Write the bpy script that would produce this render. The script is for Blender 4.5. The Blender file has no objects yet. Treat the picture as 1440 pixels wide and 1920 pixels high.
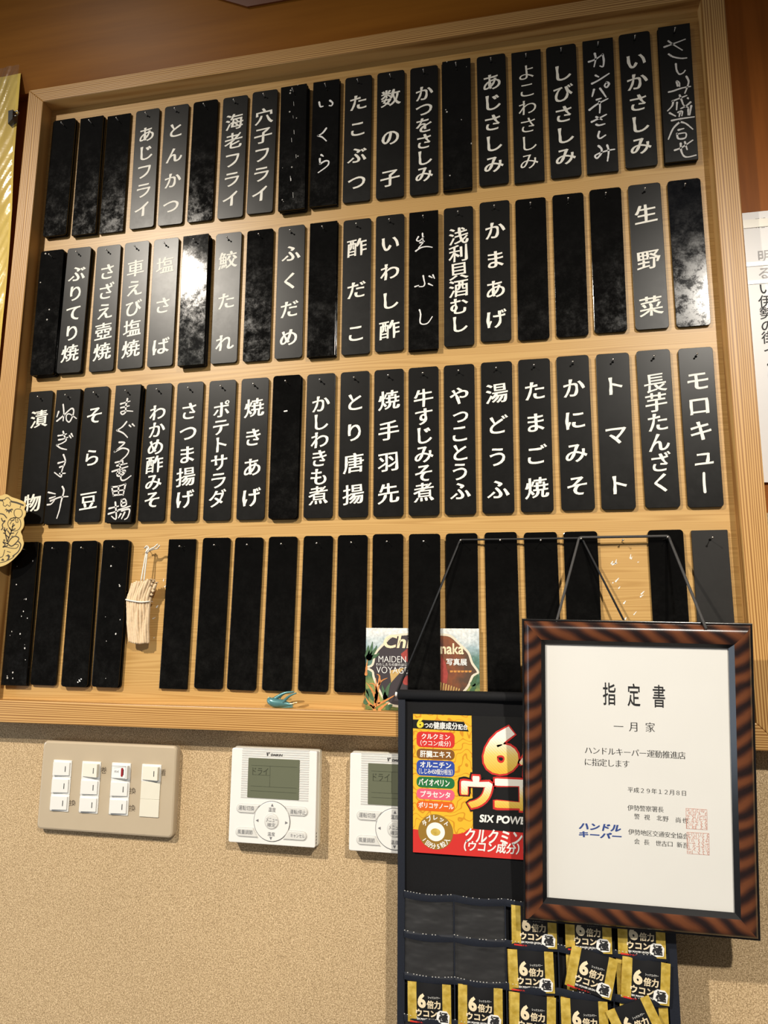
import bpy, bmesh, math, random
from mathutils import Vector, Matrix, Euler
random.seed(7)
scn = bpy.context.scene
col = scn.collection

# ------------------------------------------------------------------ camera
cam_data = bpy.data.cameras.new('camera')
cam_data.sensor_fit = 'VERTICAL'
cam_data.sensor_height = 36.0
cam_data.sensor_width = 27.0
cam_data.lens = 1331.0 / 1920.0 * 36.0
cam_data.clip_start = 0.02
cam = bpy.data.objects.new('camera', cam_data)
col.objects.link(cam)
CR = ((0.98, 0.1991, 0.007), (-0.0257, 0.1614, -0.9865), (-0.1975, 0.9666, 0.1633))   # right, down, forward
right = Vector(CR[0]).normalized(); fwd = Vector(CR[2]); fwd = (fwd - right * fwd.dot(right)).normalized()
upv = right.cross(fwd)
cam.matrix_world = Matrix(((right.x, upv.x, -fwd.x, 0.0), (right.y, upv.y, -fwd.y, -0.96), (right.z, upv.z, -fwd.z, 1.45), (0, 0, 0, 1)))
scn.camera = cam

# ------------------------------------------------------------------ view, world, lamps
scn.view_settings.view_transform = 'Standard'
scn.view_settings.look = 'None'
scn.view_settings.exposure = 0.14
scn.view_settings.gamma = 1.0
scn.view_settings.use_curve_mapping = False
world = bpy.data.worlds.new('room_ambient'); scn.world = world
world.use_nodes = True
world.node_tree.nodes['Background'].inputs[0].default_value = (1.0, 0.91, 0.82, 1)
world.node_tree.nodes['Background'].inputs[1].default_value = 0.115

def spot(name, loc, target, energy, colour, size, blend, radius):
    d = bpy.data.lights.new(name, 'SPOT')
    d.energy = energy; d.color = colour; d.spot_size = math.radians(size); d.spot_blend = blend
    d.shadow_soft_size = radius
    o = bpy.data.objects.new(name, d); col.objects.link(o)
    o.location = loc
    o.rotation_euler = (Vector(target) - Vector(loc)).to_track_quat('-Z', 'Y').to_euler()
    return o
spot('ceiling_spot_left', (-1.55, -1.92, 3.10), (-0.40, 0.0, 0.92), 315, (1.0, 0.915, 0.79), 62, 1.0, 0.035)
spot('ceiling_spot_right', (0.80, -1.92, 2.79), (0.10, 0.0, 0.85), 200, (1.0, 0.93, 0.82), 61, 1.0, 0.035)

def area(name, loc, target, energy, colour, sx, sy):
    d = bpy.data.lights.new(name, 'AREA'); d.shape = 'RECTANGLE'; d.size = sx; d.size_y = sy
    d.energy = energy; d.color = colour
    o = bpy.data.objects.new(name, d); col.objects.link(o); o.location = loc
    o.rotation_euler = (Vector(target) - Vector(loc)).to_track_quat('-Z', 'Y').to_euler()
    return o
area('window_daylight', (-2.3, -0.75, 1.15), (0.0, -0.25, 1.2), 13, (0.74, 0.86, 1.0), 0.9, 1.2)

# measured layout of the wall, in millimetres (x to the right, z up)
PLAQUES = [(0,0,-754.6,2195.9,0.03,2,8.0),(0,1,-701.5,2192.4,0.44,2,8.0),(0,2,-653.2,2192.1,0.33,1,4.5),(0,3,-599.7,2193.7,0.69,1,4.5),(0,4,-548.5,2193.7,0.04,1,4.5),(0,5,-497.5,2194.0,0.03,1,4.5),(0,6,-445.7,2193.5,-0.11,1,4.5),(0,7,-395.9,2196.0,-0.5,1,4.5),(0,8,-343.4,2191.3,0.53,3,11.5),(0,9,-292.5,2194.2,-0.27,2,8.0),(0,10,-241.2,2196.3,-0.24,1,4.5),(0,11,-189.6,2196.4,-0.12,1,4.5),(0,12,-137.8,2196.0,-0.13,1,4.5),(0,13,-87.6,2196.2,0.07,2,8.0),(0,14,-35.3,2198.5,0.25,1,4.5),(0,15,15.8,2196.4,-0.03,1,4.5),(0,16,66.9,2197.1,0.21,1,4.5),(0,17,118.2,2197.8,-0.38,1,4.5),(0,18,170.0,2199.5,0.05,1,4.5),(0,19,222.9,2198.9,-0.42,2,8.0),(1,0,-752.0,1953.2,0.11,3,11.5),(1,1,-706.1,1954.9,-0.44,2,8.0),(1,2,-653.0,1955.0,0.6,1,4.5),(1,3,-603.0,1956.0,0.51,1,4.5),(1,4,-551.9,1956.0,0.35,1,4.5),(1,5,-497.2,1952.1,0.66,3,11.5),(1,6,-445.8,1953.9,0.2,1,4.5),(1,7,-393.6,1953.5,0.25,1,4.5),(1,8,-343.0,1954.3,0.15,1,4.5),(1,9,-291.1,1952.2,0.06,2,8.0),(1,10,-239.5,1952.9,0.03,1,4.5),(1,11,-189.2,1954.1,0.02,1,4.5),(1,12,-138.3,1951.6,-0.12,2,8.0),(1,13,-87.8,1954.5,-0.28,1,4.5),(1,14,-35.8,1957.6,-0.46,1,4.5),(1,15,15.7,1955.7,-0.25,1,4.5),(1,16,67.8,1956.5,-0.27,1,4.5),(1,17,118.7,1958.3,-0.38,1,4.5),(1,18,171.6,1958.7,0.02,1,4.5),(1,19,223.7,1958.6,0.04,1,4.5),(2,0,-754.3,1714.4,0.45,1,4.5),(2,1,-704.8,1712.9,-0.78,2,8.0),(2,2,-656.5,1715.2,0.2,1,4.5),(2,3,-598.9,1712.4,-0.69,3,11.5),(2,4,-549.6,1713.7,-0.06,1,4.5),(2,5,-497.4,1712.9,0.09,1,4.5),(2,6,-445.0,1712.4,0.01,1,4.5),(2,7,-393.1,1712.4,0.12,1,4.5),(2,8,-342.3,1712.2,-0.19,2,8.0),(2,9,-290.8,1712.4,-0.1,1,4.5),(2,10,-239.6,1712.2,-0.03,1,4.5),(2,11,-189.3,1712.1,0.03,1,4.5),(2,12,-139.3,1712.1,0.08,1,4.5),(2,13,-89.0,1712.2,-0.0,1,4.5),(2,14,-37.4,1712.8,-0.31,1,4.5),(2,15,13.9,1713.2,-0.34,1,4.5),(2,16,66.1,1714.2,0.07,1,4.5),(2,17,117.9,1713.7,-0.3,1,4.5),(2,18,171.2,1714.7,0.38,1,4.5),(2,19,223.7,1713.9,-0.01,1,4.5),(3,0,-755.5,1471.6,0.17,2,8.0),(3,1,-707.3,1472.2,-0.69,1,4.5),(3,2,-654.7,1471.6,0.13,2,8.0),(3,3,-603.5,1472.2,-0.53,2,8.0),(3,5,-498.5,1471.7,-0.62,1,4.5),(3,6,-444.7,1472.8,-0.73,1,4.5),(3,7,-394.8,1472.3,-0.95,1,4.5),(3,8,-343.2,1472.5,-0.77,1,4.5),(3,9,-291.1,1472.6,-0.8,1,4.5),(3,10,-240.5,1472.8,-0.45,1,4.5),(3,11,-189.7,1473.3,-0.13,1,4.5),(3,12,-138.2,1471.6,-0.33,1,11.0),(3,13,-88.1,1472.2,-0.15,1,4.5),(3,14,-35.2,1472.6,0.26,1,4.5),(3,15,16.9,1471.5,0.29,1,4.5),(3,16,67.8,1471.5,0.13,1,4.5),(3,18,173.5,1471.4,0.26,1,4.5),(3,19,226.1,1470.0,0.23,1,4.5)]
HANDWRITING = {(0,19): [[[-14.6,73.9],[-3.4,76.8],[14.0,81.7]],[[-8.6,82.6],[-2.4,76.0],[9.1,65.0]],[[-9.1,61.4],[-3.4,56.2],[6.5,52.2],[14.4,51.5]],[[-0.4,44.3],[0.1,34.6],[3.2,27.5],[8.3,28.5],[11.4,32.2]],[[0.4,9.5],[-0.8,16.9],[2.6,13.9],[2.8,8.0]],[[-12.0,1.4],[-6.0,2.2],[6.1,5.1],[17.0,5.8]],[[12.4,22.5],[15.0,14.4],[13.1,6.4],[9.1,-3.7]],[[-7.7,-13.5],[1.3,-10.7],[11.4,-7.5]],[[2.1,-5.5],[4.6,-14.8],[6.7,-22.1],[12.4,-26.5]],[[-6.8,-14.2],[-8.6,-21.0],[-14.9,-27.8]],[[-1.9,-16.7],[-3.0,-27.8]],[[15.7,-18.8],[9.6,-23.7],[2.5,-26.8]],[[12.6,-11.8],[13.3,-13.1]],[[-12.1,-31.7],[-4.9,-37.4]],[[-1.2,-32.1],[4.2,-31.1],[3.4,-38.1]],[[1.2,-33.1],[-0.1,-38.7]],[[12.3,-28.8],[11.8,-38.1]],[[16.4,-24.7],[13.7,-38.4]],[[-10.2,-43.7],[1.7,-42.5],[19.4,-42.1]],[[0.5,-47.0],[-8.8,-56.1],[-16.0,-72.0]],[[0.5,-47.0],[8.2,-51.0],[16.5,-60.8]],[[-2.1,-59.4],[4.9,-58.1]],[[-4.3,-64.9],[-2.8,-72.7],[6.1,-72.7],[6.9,-65.3],[-4.4,-65.5]],[[-8.5,-89.8],[1.5,-86.5],[15.6,-77.5]],[[5.3,-78.9],[7.6,-90.8]],[[-0.2,-80.5],[-0.2,-90.9],[2.7,-99.9],[8.4,-102.3],[18.7,-100.8]]],(0,17): [[[-13.5,71.9],[-3.9,74.6],[6.3,81.0]],[[6.3,81.0],[7.5,70.9],[6.1,61.2],[2.0,62.5]],[[-4.7,84.0],[-3.7,75.2],[-6.4,62.7]],[[-4.8,48.2],[-0.7,45.1]],[[-10.0,35.6],[-0.9,39.6],[14.0,48.3]],[[-7.7,25.4],[-10.6,14.9]],[[0.7,26.0],[4.6,18.7],[8.5,10.8]],[[10.4,34.8],[13.4,31.9],[10.1,26.3],[7.1,29.8],[10.4,34.8]],[[-4.6,8.5],[1.7,10.0]],[[-15.0,-6.3],[-4.3,1.2],[11.0,8.0]],[[-1.1,5.0],[-0.3,-2.4],[-1.2,-13.1]],[[-12.5,-25.9],[-3.0,-21.9],[8.0,-16.9]],[[-6.0,-19.0],[1.6,-24.3]],[[-6.4,-31.0],[-2.4,-32.8],[5.4,-31.5]],[[-2.7,-42.9],[-4.5,-49.8],[-2.0,-53.7],[5.8,-49.4]],[[-4.5,-65.2],[-0.6,-70.5],[-1.3,-77.5],[-7.2,-84.3],[-9.6,-79.9],[-1.8,-76.2],[8.5,-74.0],[17.2,-73.4]],[[7.3,-65.6],[9.0,-75.3],[6.9,-90.3]]],(0,9): [[[-10.7,70.6],[-8.7,62.7],[-4.3,62.6]],[[6.8,70.8],[11.2,66.1],[9.7,61.6],[5.9,62.2]],[[2.1,23.4],[-3.6,16.1],[-11.1,12.2]],[[-11.1,12.2],[-4.0,8.7],[2.6,1.5]],[[-4.8,-21.5],[-1.5,-24.2]],[[-7.0,-28.0],[-6.5,-36.6]],[[-6.5,-36.6],[1.9,-32.6],[7.3,-34.4],[5.3,-41.5],[-8.8,-51.0]]],(1,12): [[[-7.8,67.3],[-10.4,62.2],[-6.1,60.6],[-0.0,66.5]],[[-1.7,72.0],[-1.1,61.2]],[[-5.6,57.5],[1.1,59.2]],[[-0.6,60.0],[-1.7,56.5],[-7.8,49.5]],[[-11.7,45.1],[-3.9,49.7],[4.9,50.5],[12.6,48.5]],[[-0.6,5.2],[0.5,-1.3],[1.6,-7.2],[-0.6,-11.1],[-6.6,-11.1]],[[-12.7,-10.6],[-7.2,-9.0]],[[7.1,-7.8],[13.1,-11.2]],[[8.2,3.8],[12.6,1.0]],[[13.6,5.0],[15.8,-0.4]],[[-6.0,-47.0],[-4.4,-54.0],[-5.2,-65.4],[-1.7,-69.1],[5.9,-68.0],[12.4,-58.9]]],(2,1): [[[-7.3,82.6],[-4.7,69.6],[-4.6,56.2]],[[-15.6,56.1],[-6.0,63.6],[7.3,75.2],[12.2,72.6],[11.7,64.1],[6.9,54.0],[1.3,57.2],[0.5,64.6],[5.6,66.8],[18.2,59.0]],[[-14.1,71.3],[-16.3,62.8]],[[-10.6,32.2],[-2.8,33.1],[3.6,34.7]],[[-9.3,25.5],[-2.1,26.5],[6.8,29.2]],[[-2.7,38.6],[0.7,30.6],[4.0,24.5],[-2.8,19.9],[-11.7,17.2]],[[-11.7,17.2],[-4.6,12.1],[6.2,9.4]],[[9.2,31.5],[12.2,27.8]],[[12.1,34.4],[15.2,30.1]],[[1.8,1.1],[6.2,-9.1],[2.7,-19.8],[1.0,-28.0]],[[-6.0,-11.8],[5.5,-9.1]],[[-2.7,-18.4],[3.6,-16.2]],[[1.0,-28.0],[0.9,-33.9],[-11.0,-26.6]],[[-1.6,-28.6],[8.1,-28.2]],[[-18.1,-57.8],[-6.0,-60.4]],[[-15.1,-67.3],[-5.6,-64.5]],[[-17.9,-77.2],[-11.5,-76.1],[-6.3,-70.3]],[[-13.3,-71.4],[2.3,-65.8],[16.5,-64.9]],[[5.2,-49.4],[8.5,-56.5],[5.5,-71.7],[3.8,-85.7],[0.6,-98.4]]],(2,3): [[[-10.4,77.1],[5.1,80.8]],[[-9.8,70.9],[4.4,73.4]],[[0.2,84.7],[-1.5,73.6],[-1.3,63.7],[-6.3,60.2],[-9.2,64.1],[-1.5,65.6],[11.1,64.4]],[[2.0,48.2],[-4.6,40.4],[-13.3,35.2]],[[-13.3,35.2],[-2.4,30.5],[5.4,23.5]],[[7.0,42.4],[9.9,39.9]],[[12.1,44.1],[15.7,40.9]],[[-7.7,16.1],[1.5,15.1],[-6.9,7.5],[-14.3,1.6]],[[-14.3,1.6],[-1.7,6.7],[9.0,3.3],[5.9,-5.0],[-3.8,-13.2]],[[-11.5,-15.4],[-1.2,-13.3]],[[-0.0,-12.1],[1.8,-18.2]],[[-8.4,-20.3],[8.2,-17.2]],[[-4.7,-18.0],[-1.5,-25.3]],[[-15.5,-29.2],[-1.5,-25.3],[9.9,-22.1]],[[-5.2,-27.7],[-6.4,-36.0],[1.9,-35.1],[6.5,-28.0],[-5.1,-28.9]],[[-7.4,-32.4],[6.7,-30.4]],[[-0.1,-26.6],[-0.1,-41.0],[6.5,-43.0],[16.3,-36.6]],[[-14.0,-53.3],[-10.2,-67.1]],[[-14.0,-53.3],[-3.0,-52.3],[8.3,-49.0]],[[8.3,-49.0],[5.9,-66.2]],[[-10.8,-59.9],[7.1,-57.9]],[[-3.0,-52.9],[-1.9,-64.8]],[[-10.3,-65.9],[5.8,-65.0]],[[-15.6,-86.0],[-0.4,-82.7]],[[-6.1,-76.7],[-2.6,-101.5],[-10.7,-97.9]],[[-16.1,-94.3],[0.2,-89.8]],[[4.0,-73.3],[4.8,-82.8],[12.3,-80.5],[9.7,-72.2],[4.0,-73.3]],[[5.0,-78.0],[11.3,-76.9]],[[0.1,-88.6],[18.9,-83.0]],[[5.4,-89.9],[18.0,-87.7],[16.4,-99.4],[11.6,-102.9]],[[4.5,-94.6],[1.2,-100.4]],[[10.7,-92.3],[6.4,-101.6]]]}
CERT_TEXT = [('指',[-28.96,88.01,14.21,26.03]),('定',[-1.72,87.71,14.06,25.9]),('書',[25.8,87.37,13.91,25.75]),('一',[-19.23,51.63,10.89,11.42]),('月',[-2.24,52.09,10.81,11.38]),('家',[15.55,52.29,10.74,11.34]),('ハ',[-53.24,23.27,8.69,8.79]),('ン',[-44.52,23.2,8.66,8.78]),('ド',[-35.83,23.14,8.63,8.76]),('ル',[-27.17,23.07,8.6,8.75]),('キ',[-18.54,23.01,8.57,8.73]),('ー',[-9.94,22.94,8.54,8.72]),('パ',[-1.36,22.88,8.51,8.7]),('ー',[7.18,22.81,8.49,8.69]),('運',[15.7,22.75,8.46,8.67]),('動',[24.18,22.68,8.43,8.66]),('推',[32.64,22.62,8.4,8.64]),('進',[41.07,22.56,8.37,8.63]),('店',[49.47,22.49,8.35,8.62]),('に',[-53.74,10.02,8.68,8.78]),('指',[-45.26,9.98,8.65,8.76]),('定',[-36.8,9.95,8.62,8.75]),('し',[-28.38,9.91,8.6,8.73]),('ま',[-19.98,9.88,8.57,8.72]),('す',[-11.6,9.84,8.54,8.7]),('平',[-7.06,-18.71,6.18,6.28]),('成',[-0.55,-18.76,6.16,6.28]),('２',[5.94,-18.81,6.15,6.27]),('９',[12.42,-18.86,6.13,6.26]),('年',[18.87,-18.9,6.11,6.25]),('１',[25.31,-18.95,6.1,6.24]),('２',[31.74,-19.0,6.08,6.24]),('月',[38.15,-19.04,6.07,6.23]),('８',[44.54,-19.09,6.05,6.22]),('日',[50.91,-19.13,6.04,6.21]),('伊',[-7.35,-38.96,6.52,6.62]),('勢',[-0.72,-38.91,6.5,6.61]),('警',[5.9,-38.86,6.48,6.6]),('察',[12.49,-38.82,6.47,6.59]),('署',[19.07,-38.77,6.45,6.59]),('長',[25.64,-38.72,6.44,6.58]),('警',[-0.4,-48.1,6.26,6.37]),('視',[10.53,-48.29,6.24,6.35]),('北',[23.88,-48.33,6.21,6.33]),('野',[30.7,-48.79,6.19,6.33]),('尚',[44.28,-49.16,6.16,6.31]),('也',[51.56,-49.22,6.14,6.3]),('伊',[-6.85,-65.61,6.51,6.59]),('勢',[-0.27,-65.71,6.49,6.58]),('地',[6.29,-65.8,6.47,6.57]),('区',[12.83,-65.9,6.46,6.57]),('交',[19.36,-65.99,6.44,6.56]),('通',[25.88,-66.09,6.42,6.55]),('安',[32.37,-66.18,6.41,6.54]),('全',[38.85,-66.27,6.39,6.53]),('協',[45.31,-66.37,6.37,6.52]),('会',[51.75,-66.46,6.36,6.51]),('会',[-0.82,-75.79,6.25,6.34]),('長',[9.75,-75.95,6.23,6.33]),('世',[22.54,-76.31,6.2,6.31]),('古',[28.65,-76.24,6.18,6.3]),('口',[35.1,-76.14,6.17,6.29]),('新',[45.16,-76.33,6.14,6.28]),('吾',[51.56,-76.59,6.13,6.27])]
CERT_LOGO = [('ハンドル',[-40.91,-62.48,46.45,7.98]),('キーパー',[-41.02,-71.54,47.14,6.88])]
CERT_SEALS = [[63.87,-46.64,22.83,24.39],[64.88,-73.34,24.16,26.58]]
REMOTE = {'c': [-344.52,1227.44],'w': 122.0,'panel': [-342.38,1256.66,95.25,66.15],'screen': [-344.08,1250.64,71.89,50.43],'logo': [-341.63,1281.61,16.88,5.0],'mark': [-352.74,1281.74,5.3,5.4],'dry': [-362.98,1259.48,22.27,9.01],'dial': [-344.45,1196.35,50.85,51.17],'button': [-344.38,1195.84,20.84,20.35],'pills': [[-379.43,1210.54,32.2,12.86],[-310.05,1210.83,31.31,13.97],[-379.89,1180.47,31.21,14.41],[-310.94,1180.43,31.78,12.54]],'texts': [('運転切換',[-380.83,1211.51,22.26,6.24]),('運転/停止',[-308.27,1210.27,21.61,5.96]),('風量調節',[-381.38,1181.03,21.52,5.62]),('キャンセル',[-307.85,1180.52,19.46,4.97]),('温度',[-344.49,1211.29,10.45,5.63]),('温度',[-344.47,1180.63,10.39,5.2]),('メニュー',[-343.85,1198.76,16.26,5.61]),('確定',[-344.36,1192.28,11.45,5.03])],'arrows': [[-344.28,1217.33,4.18,3.01],[-344.9,1175.03,4.15,2.97],[-364.92,1196.63,3.36,3.0],[-323.62,1195.99,3.31,2.97]],'right': [-237.94,1287.99],'left': [-405.01,1288.6]}
SWITCH = {'marks': [('換',[-649.28,1201.5,10.66,8.66]),('巻',[-603.19,1248.3,9.85,9.73]),('換',[-556.04,1222.57,10.32,9.15]),('換',[-555.08,1199.51,10.28,9.28]),('看',[-510.23,1249.31,7.24,9.35])]}
CARD = {'texts': [('6',[-140.08,1332.97,8.97,12.77],'yellow'),('つの',[-129.53,1329.94,11.01,6.0],'white'),('健康成分',[-108.11,1330.37,31.05,9.05],'white'),('配合',[-86.2,1329.64,12.11,6.85],'white'),('クルクミン',[-120.72,1316.65,36.24,6.68],'white'),('（ウコン成分）',[-120.95,1308.61,38.46,6.85],'white'),('肝臓エキス',[-121.02,1295.31,39.5,8.25],'white'),('オルニチン',[-121.09,1282.35,39.41,7.32],'white'),('（しじみ450個分相当）',[-120.85,1274.43,42.54,7.12],'white'),('バイオペリン',[-123.06,1261.2,39.3,8.5],'white'),('プラセンタ',[-121.44,1247.06,37.68,7.57],'white'),('ポリコサノール',[-120.68,1233.83,44.09,7.01],'white'),('SIX POWER UKON',[-14.23,1222.08,101.51,12.27],'white'),('クルクミン',[-50.41,1201.74,68.7,16.71],'white'),('（ウコン成分）',[-52.95,1189.43,66.84,12.74],'white')],'six': [-38.5,1303.53,43.06,57.39],'u': [-69.9,1252.38,38.88,38.04],'ko': [-28.77,1251.66,38.89,36.3],'n': [12.55,1250.23,38.7,35.09],'bai': [-1.81,1288.76,31.2,27.87],'riki': [29.49,1287.07,28.12,26.8],'pills': [([-120.96,1312.86,48.29,18.94],'red'),([-121.04,1295.32,48.15,12.55],'brown'),([-121.12,1278.34,48.01,18.89],'blue'),([-121.21,1261.2,47.87,12.93],'green'),([-121.28,1247.16,47.75,12.68],'pink'),([-121.34,1233.1,47.64,11.92],'orange')],'circle': [-121.39,1202.99,43.5,41.25],'white': [-121.35,1203.05,23.14,22.01],'tablet': [-121.44,1202.78,12.22,8.67],'arc1': [[-121.43,1203.12,7.41,6.93]],'ribbon': [[-149.73,1336.87],[-85.1,1335.98],[-78.73,1324.32],[-149.73,1325.91]],'yellow': [[-149.74,1343.66],[-75.16,1342.79],[-76.93,1207.15],[-150.07,1204.21]],'red': [[-150.07,1204.55],[-121.43,1203.12],[-95.73,1201.73],[-86.59,1204.0],[-79.26,1209.59],[-70.21,1208.92],[-14.93,1207.44],[-15.62,1179.12],[-150.05,1177.64]]}
POSTCARD = {'corners': [[-217.58,1450.73],[-65.16,1447.78],[-65.72,1346.56],[-219.55,1343.33]],'ring': [[-216.36,1399.03],[-209.13,1403.42],[-204.8,1418.77],[-192.16,1432.42],[-182.03,1441.12],[-159.28,1444.37],[-134.23,1445.19],[-116.85,1444.11],[-103.3,1441.8],[-91.15,1431.07],[-80.32,1420.42],[-75.65,1407.38],[-67.98,1395.67],[-75.26,1390.81],[-82.07,1376.52],[-95.47,1364.44],[-117.38,1356.83],[-141.88,1352.04],[-175.32,1349.94],[-189.11,1354.94],[-198.01,1366.7],[-207.05,1385.82],[-209.04,1394.28]],'texts': [('Chi',[-175.7,1434.13,36.7,17.76],'script'),('naka',[-101.62,1425.54,30.63,14.43],'script'),('MAIDEN',[-182.23,1410.73,37.28,8.15],'thin'),('VOYAGE',[-182.48,1396.58,42.87,8.47],'thin'),('わたしたちの旅のはじまり',[-179.19,1403.79,50.05,3.88],'plain'),('写真展',[-95.85,1408.55,27.18,8.95],'bold')],'orange': [[[-205.44,1349.71],[-203.74,1371.38],[-204.5,1385.87]],[[-204.22,1354.54],[-199.37,1378.72],[-188.68,1386.19]],[[-202.29,1351.0],[-187.88,1358.56],[-177.26,1364.8]],[[-206.68,1347.29],[-214.34,1354.27],[-218.87,1361.38]],[[-204.27,1360.54],[-212.01,1373.61],[-217.81,1379.54]],[[-200.43,1354.64],[-205.68,1376.17],[-213.33,1378.42]],[[-200.0,1378.71],[-199.45,1388.39],[-203.28,1390.75]],[[-217.93,1390.47],[-217.4,1400.23],[-216.23,1410.03]],[[-205.38,1343.74],[-210.49,1349.58],[-215.57,1350.64]],[[-199.09,1345.11],[-191.6,1351.29],[-185.35,1355.04]]],'green': [[[-214.98,1412.5],[-211.25,1423.6],[-209.42,1433.47]],[[-213.69,1412.52],[-206.11,1422.44],[-203.61,1428.61]],[[-216.28,1414.94],[-215.74,1423.55],[-215.15,1428.48]],[[-214.96,1411.28],[-204.77,1415.1],[-199.7,1418.84]],[[-191.66,1359.66],[-187.97,1372.95],[-184.24,1380.25]],[[-190.39,1358.49],[-194.24,1369.19],[-195.56,1376.39]],[[-218.15,1354.17],[-215.72,1363.87],[-218.36,1372.26]],[[-187.81,1347.81],[-184.07,1350.3],[-181.57,1351.56]],[[-74.79,1381.39],[-72.29,1388.51],[-68.61,1393.3]],[[-76.11,1371.96],[-72.42,1379.09],[-67.57,1382.72]],[[-214.5,1368.72],[-209.32,1359.21],[-205.48,1354.51]]],'red': [[-116.4,1416.33],[-110.93,1408.02],[-107.37,1392.56],[-109.3,1380.65],[-116.62,1381.68]],'red2': [[-170.55,1418.01],[-161.14,1425.43],[-161.11,1407.23],[-168.02,1410.76]],'red3': [[-169.2,1384.17],[-161.09,1390.34],[-161.06,1377.14],[-166.68,1378.22]],'gold': [[-185.58,1395.92],[-165.48,1399.9],[-179.23,1385.17],[-183.61,1380.26]],'stripe': [[[-116.62,1381.68],[-117.91,1369.8]],[[-113.2,1380.56],[-114.49,1369.88]],[[-109.79,1379.45],[-111.08,1369.96]],[[-106.39,1378.34],[-107.67,1370.04]],[[-102.99,1377.23],[-104.27,1370.12]],[[-99.6,1376.13],[-100.87,1370.2]],[[-96.22,1375.02],[-97.47,1370.28]],[[-92.84,1373.92],[-94.09,1370.36]]],'lights': [[[-104.89,1397.37],[-100.63,1397.45],[-101.26,1395.06],[-104.67,1394.99]],[[-100.02,1397.46],[-95.76,1397.53],[-96.39,1395.15],[-99.79,1395.08]],[[-95.15,1397.55],[-90.9,1397.62],[-91.53,1395.24],[-94.93,1395.17]],[[-90.29,1397.63],[-86.05,1397.71],[-86.68,1395.32],[-90.07,1395.26]],[[-85.44,1397.72],[-81.21,1397.8],[-81.84,1395.41],[-85.23,1395.35]],[[-80.6,1397.81],[-76.38,1397.88],[-77.01,1395.5],[-80.39,1395.44]]]}
BIRD = {'body': [[-352.47,1357.38],[-349.78,1353.52],[-342.87,1350.57],[-333.53,1350.04],[-324.22,1349.12],[-316.62,1348.15]],'w1': [[-342.21,1356.07],[-336.4,1360.13],[-328.06,1364.25],[-315.45,1365.73]],'w2': [[-336.3,1357.0],[-333.86,1360.2],[-328.04,1363.47],[-319.65,1365.24]],'w3': [[-331.02,1350.88],[-326.13,1356.48],[-319.53,1361.33],[-311.21,1364.66]],'t1': [[-332.64,1348.5],[-324.22,1349.12],[-309.19,1352.24]],'t2': [[-341.05,1346.71],[-328.32,1345.5],[-316.97,1345.81]],'top': [[-346.46,1355.96],[-339.69,1356.92],[-335.38,1354.68]]}
CHARM = {'strips': [[[-566.36,1513.72],[-569.79,1502.69],[-573.04,1489.14],[-572.81,1473.11],[-570.83,1452.16],[-566.89,1429.72]],[[-562.29,1515.82],[-565.58,1502.67],[-569.76,1489.14],[-570.01,1473.12],[-567.57,1452.18],[-563.59,1428.93]],[[-558.14,1516.65],[-562.3,1502.66],[-565.99,1488.71],[-565.98,1468.93],[-563.56,1448.03],[-560.29,1428.13]],[[-553.9,1516.2],[-558.56,1502.65],[-562.22,1488.28],[-562.26,1468.94],[-559.85,1448.06],[-556.11,1427.76]],[[-549.73,1516.59],[-554.83,1502.63],[-558.47,1487.86],[-558.54,1468.95],[-556.61,1448.08],[-552.86,1427.39]],[[-545.16,1517.84],[-551.11,1502.62],[-554.71,1487.43],[-555.75,1468.95],[-553.84,1448.1],[-549.61,1427.01]],[[-540.62,1519.51],[-547.38,1502.6],[-551.0,1487.43],[-550.19,1468.97],[-549.68,1448.13],[-546.88,1427.45]],[[-536.46,1519.9],[-543.67,1502.59],[-546.82,1487.43],[-546.03,1468.98],[-546.0,1448.15],[-543.7,1427.9]],[[-532.23,1519.02],[-538.68,1504.26],[-542.65,1487.42],[-542.33,1468.99],[-542.77,1448.17],[-541.43,1428.33]],[[-528.77,1515.62],[-532.77,1505.92],[-538.41,1493.3],[-539.94,1481.55],[-540.29,1452.34],[-539.11,1427.95]]],'tie': [[-575.47,1490.41],[-563.16,1488.28],[-549.08,1486.59],[-538.5,1487.59]],'cord1': [[-548.08,1568.37],[-549.91,1553.76],[-553.49,1517.04]],'cord2': [[-547.79,1564.05],[-547.57,1553.73],[-548.83,1517.01]],'knot': [[-550.79,1566.69],[-548.08,1568.37],[-545.45,1564.02],[-548.38,1558.89],[-543.81,1560.55],[-539.36,1563.92],[-533.04,1567.26],[-527.63,1570.18]],'knot2': [[-543.84,1560.98],[-536.52,1563.45],[-529.16,1565.05],[-524.72,1568.42]]}
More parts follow.
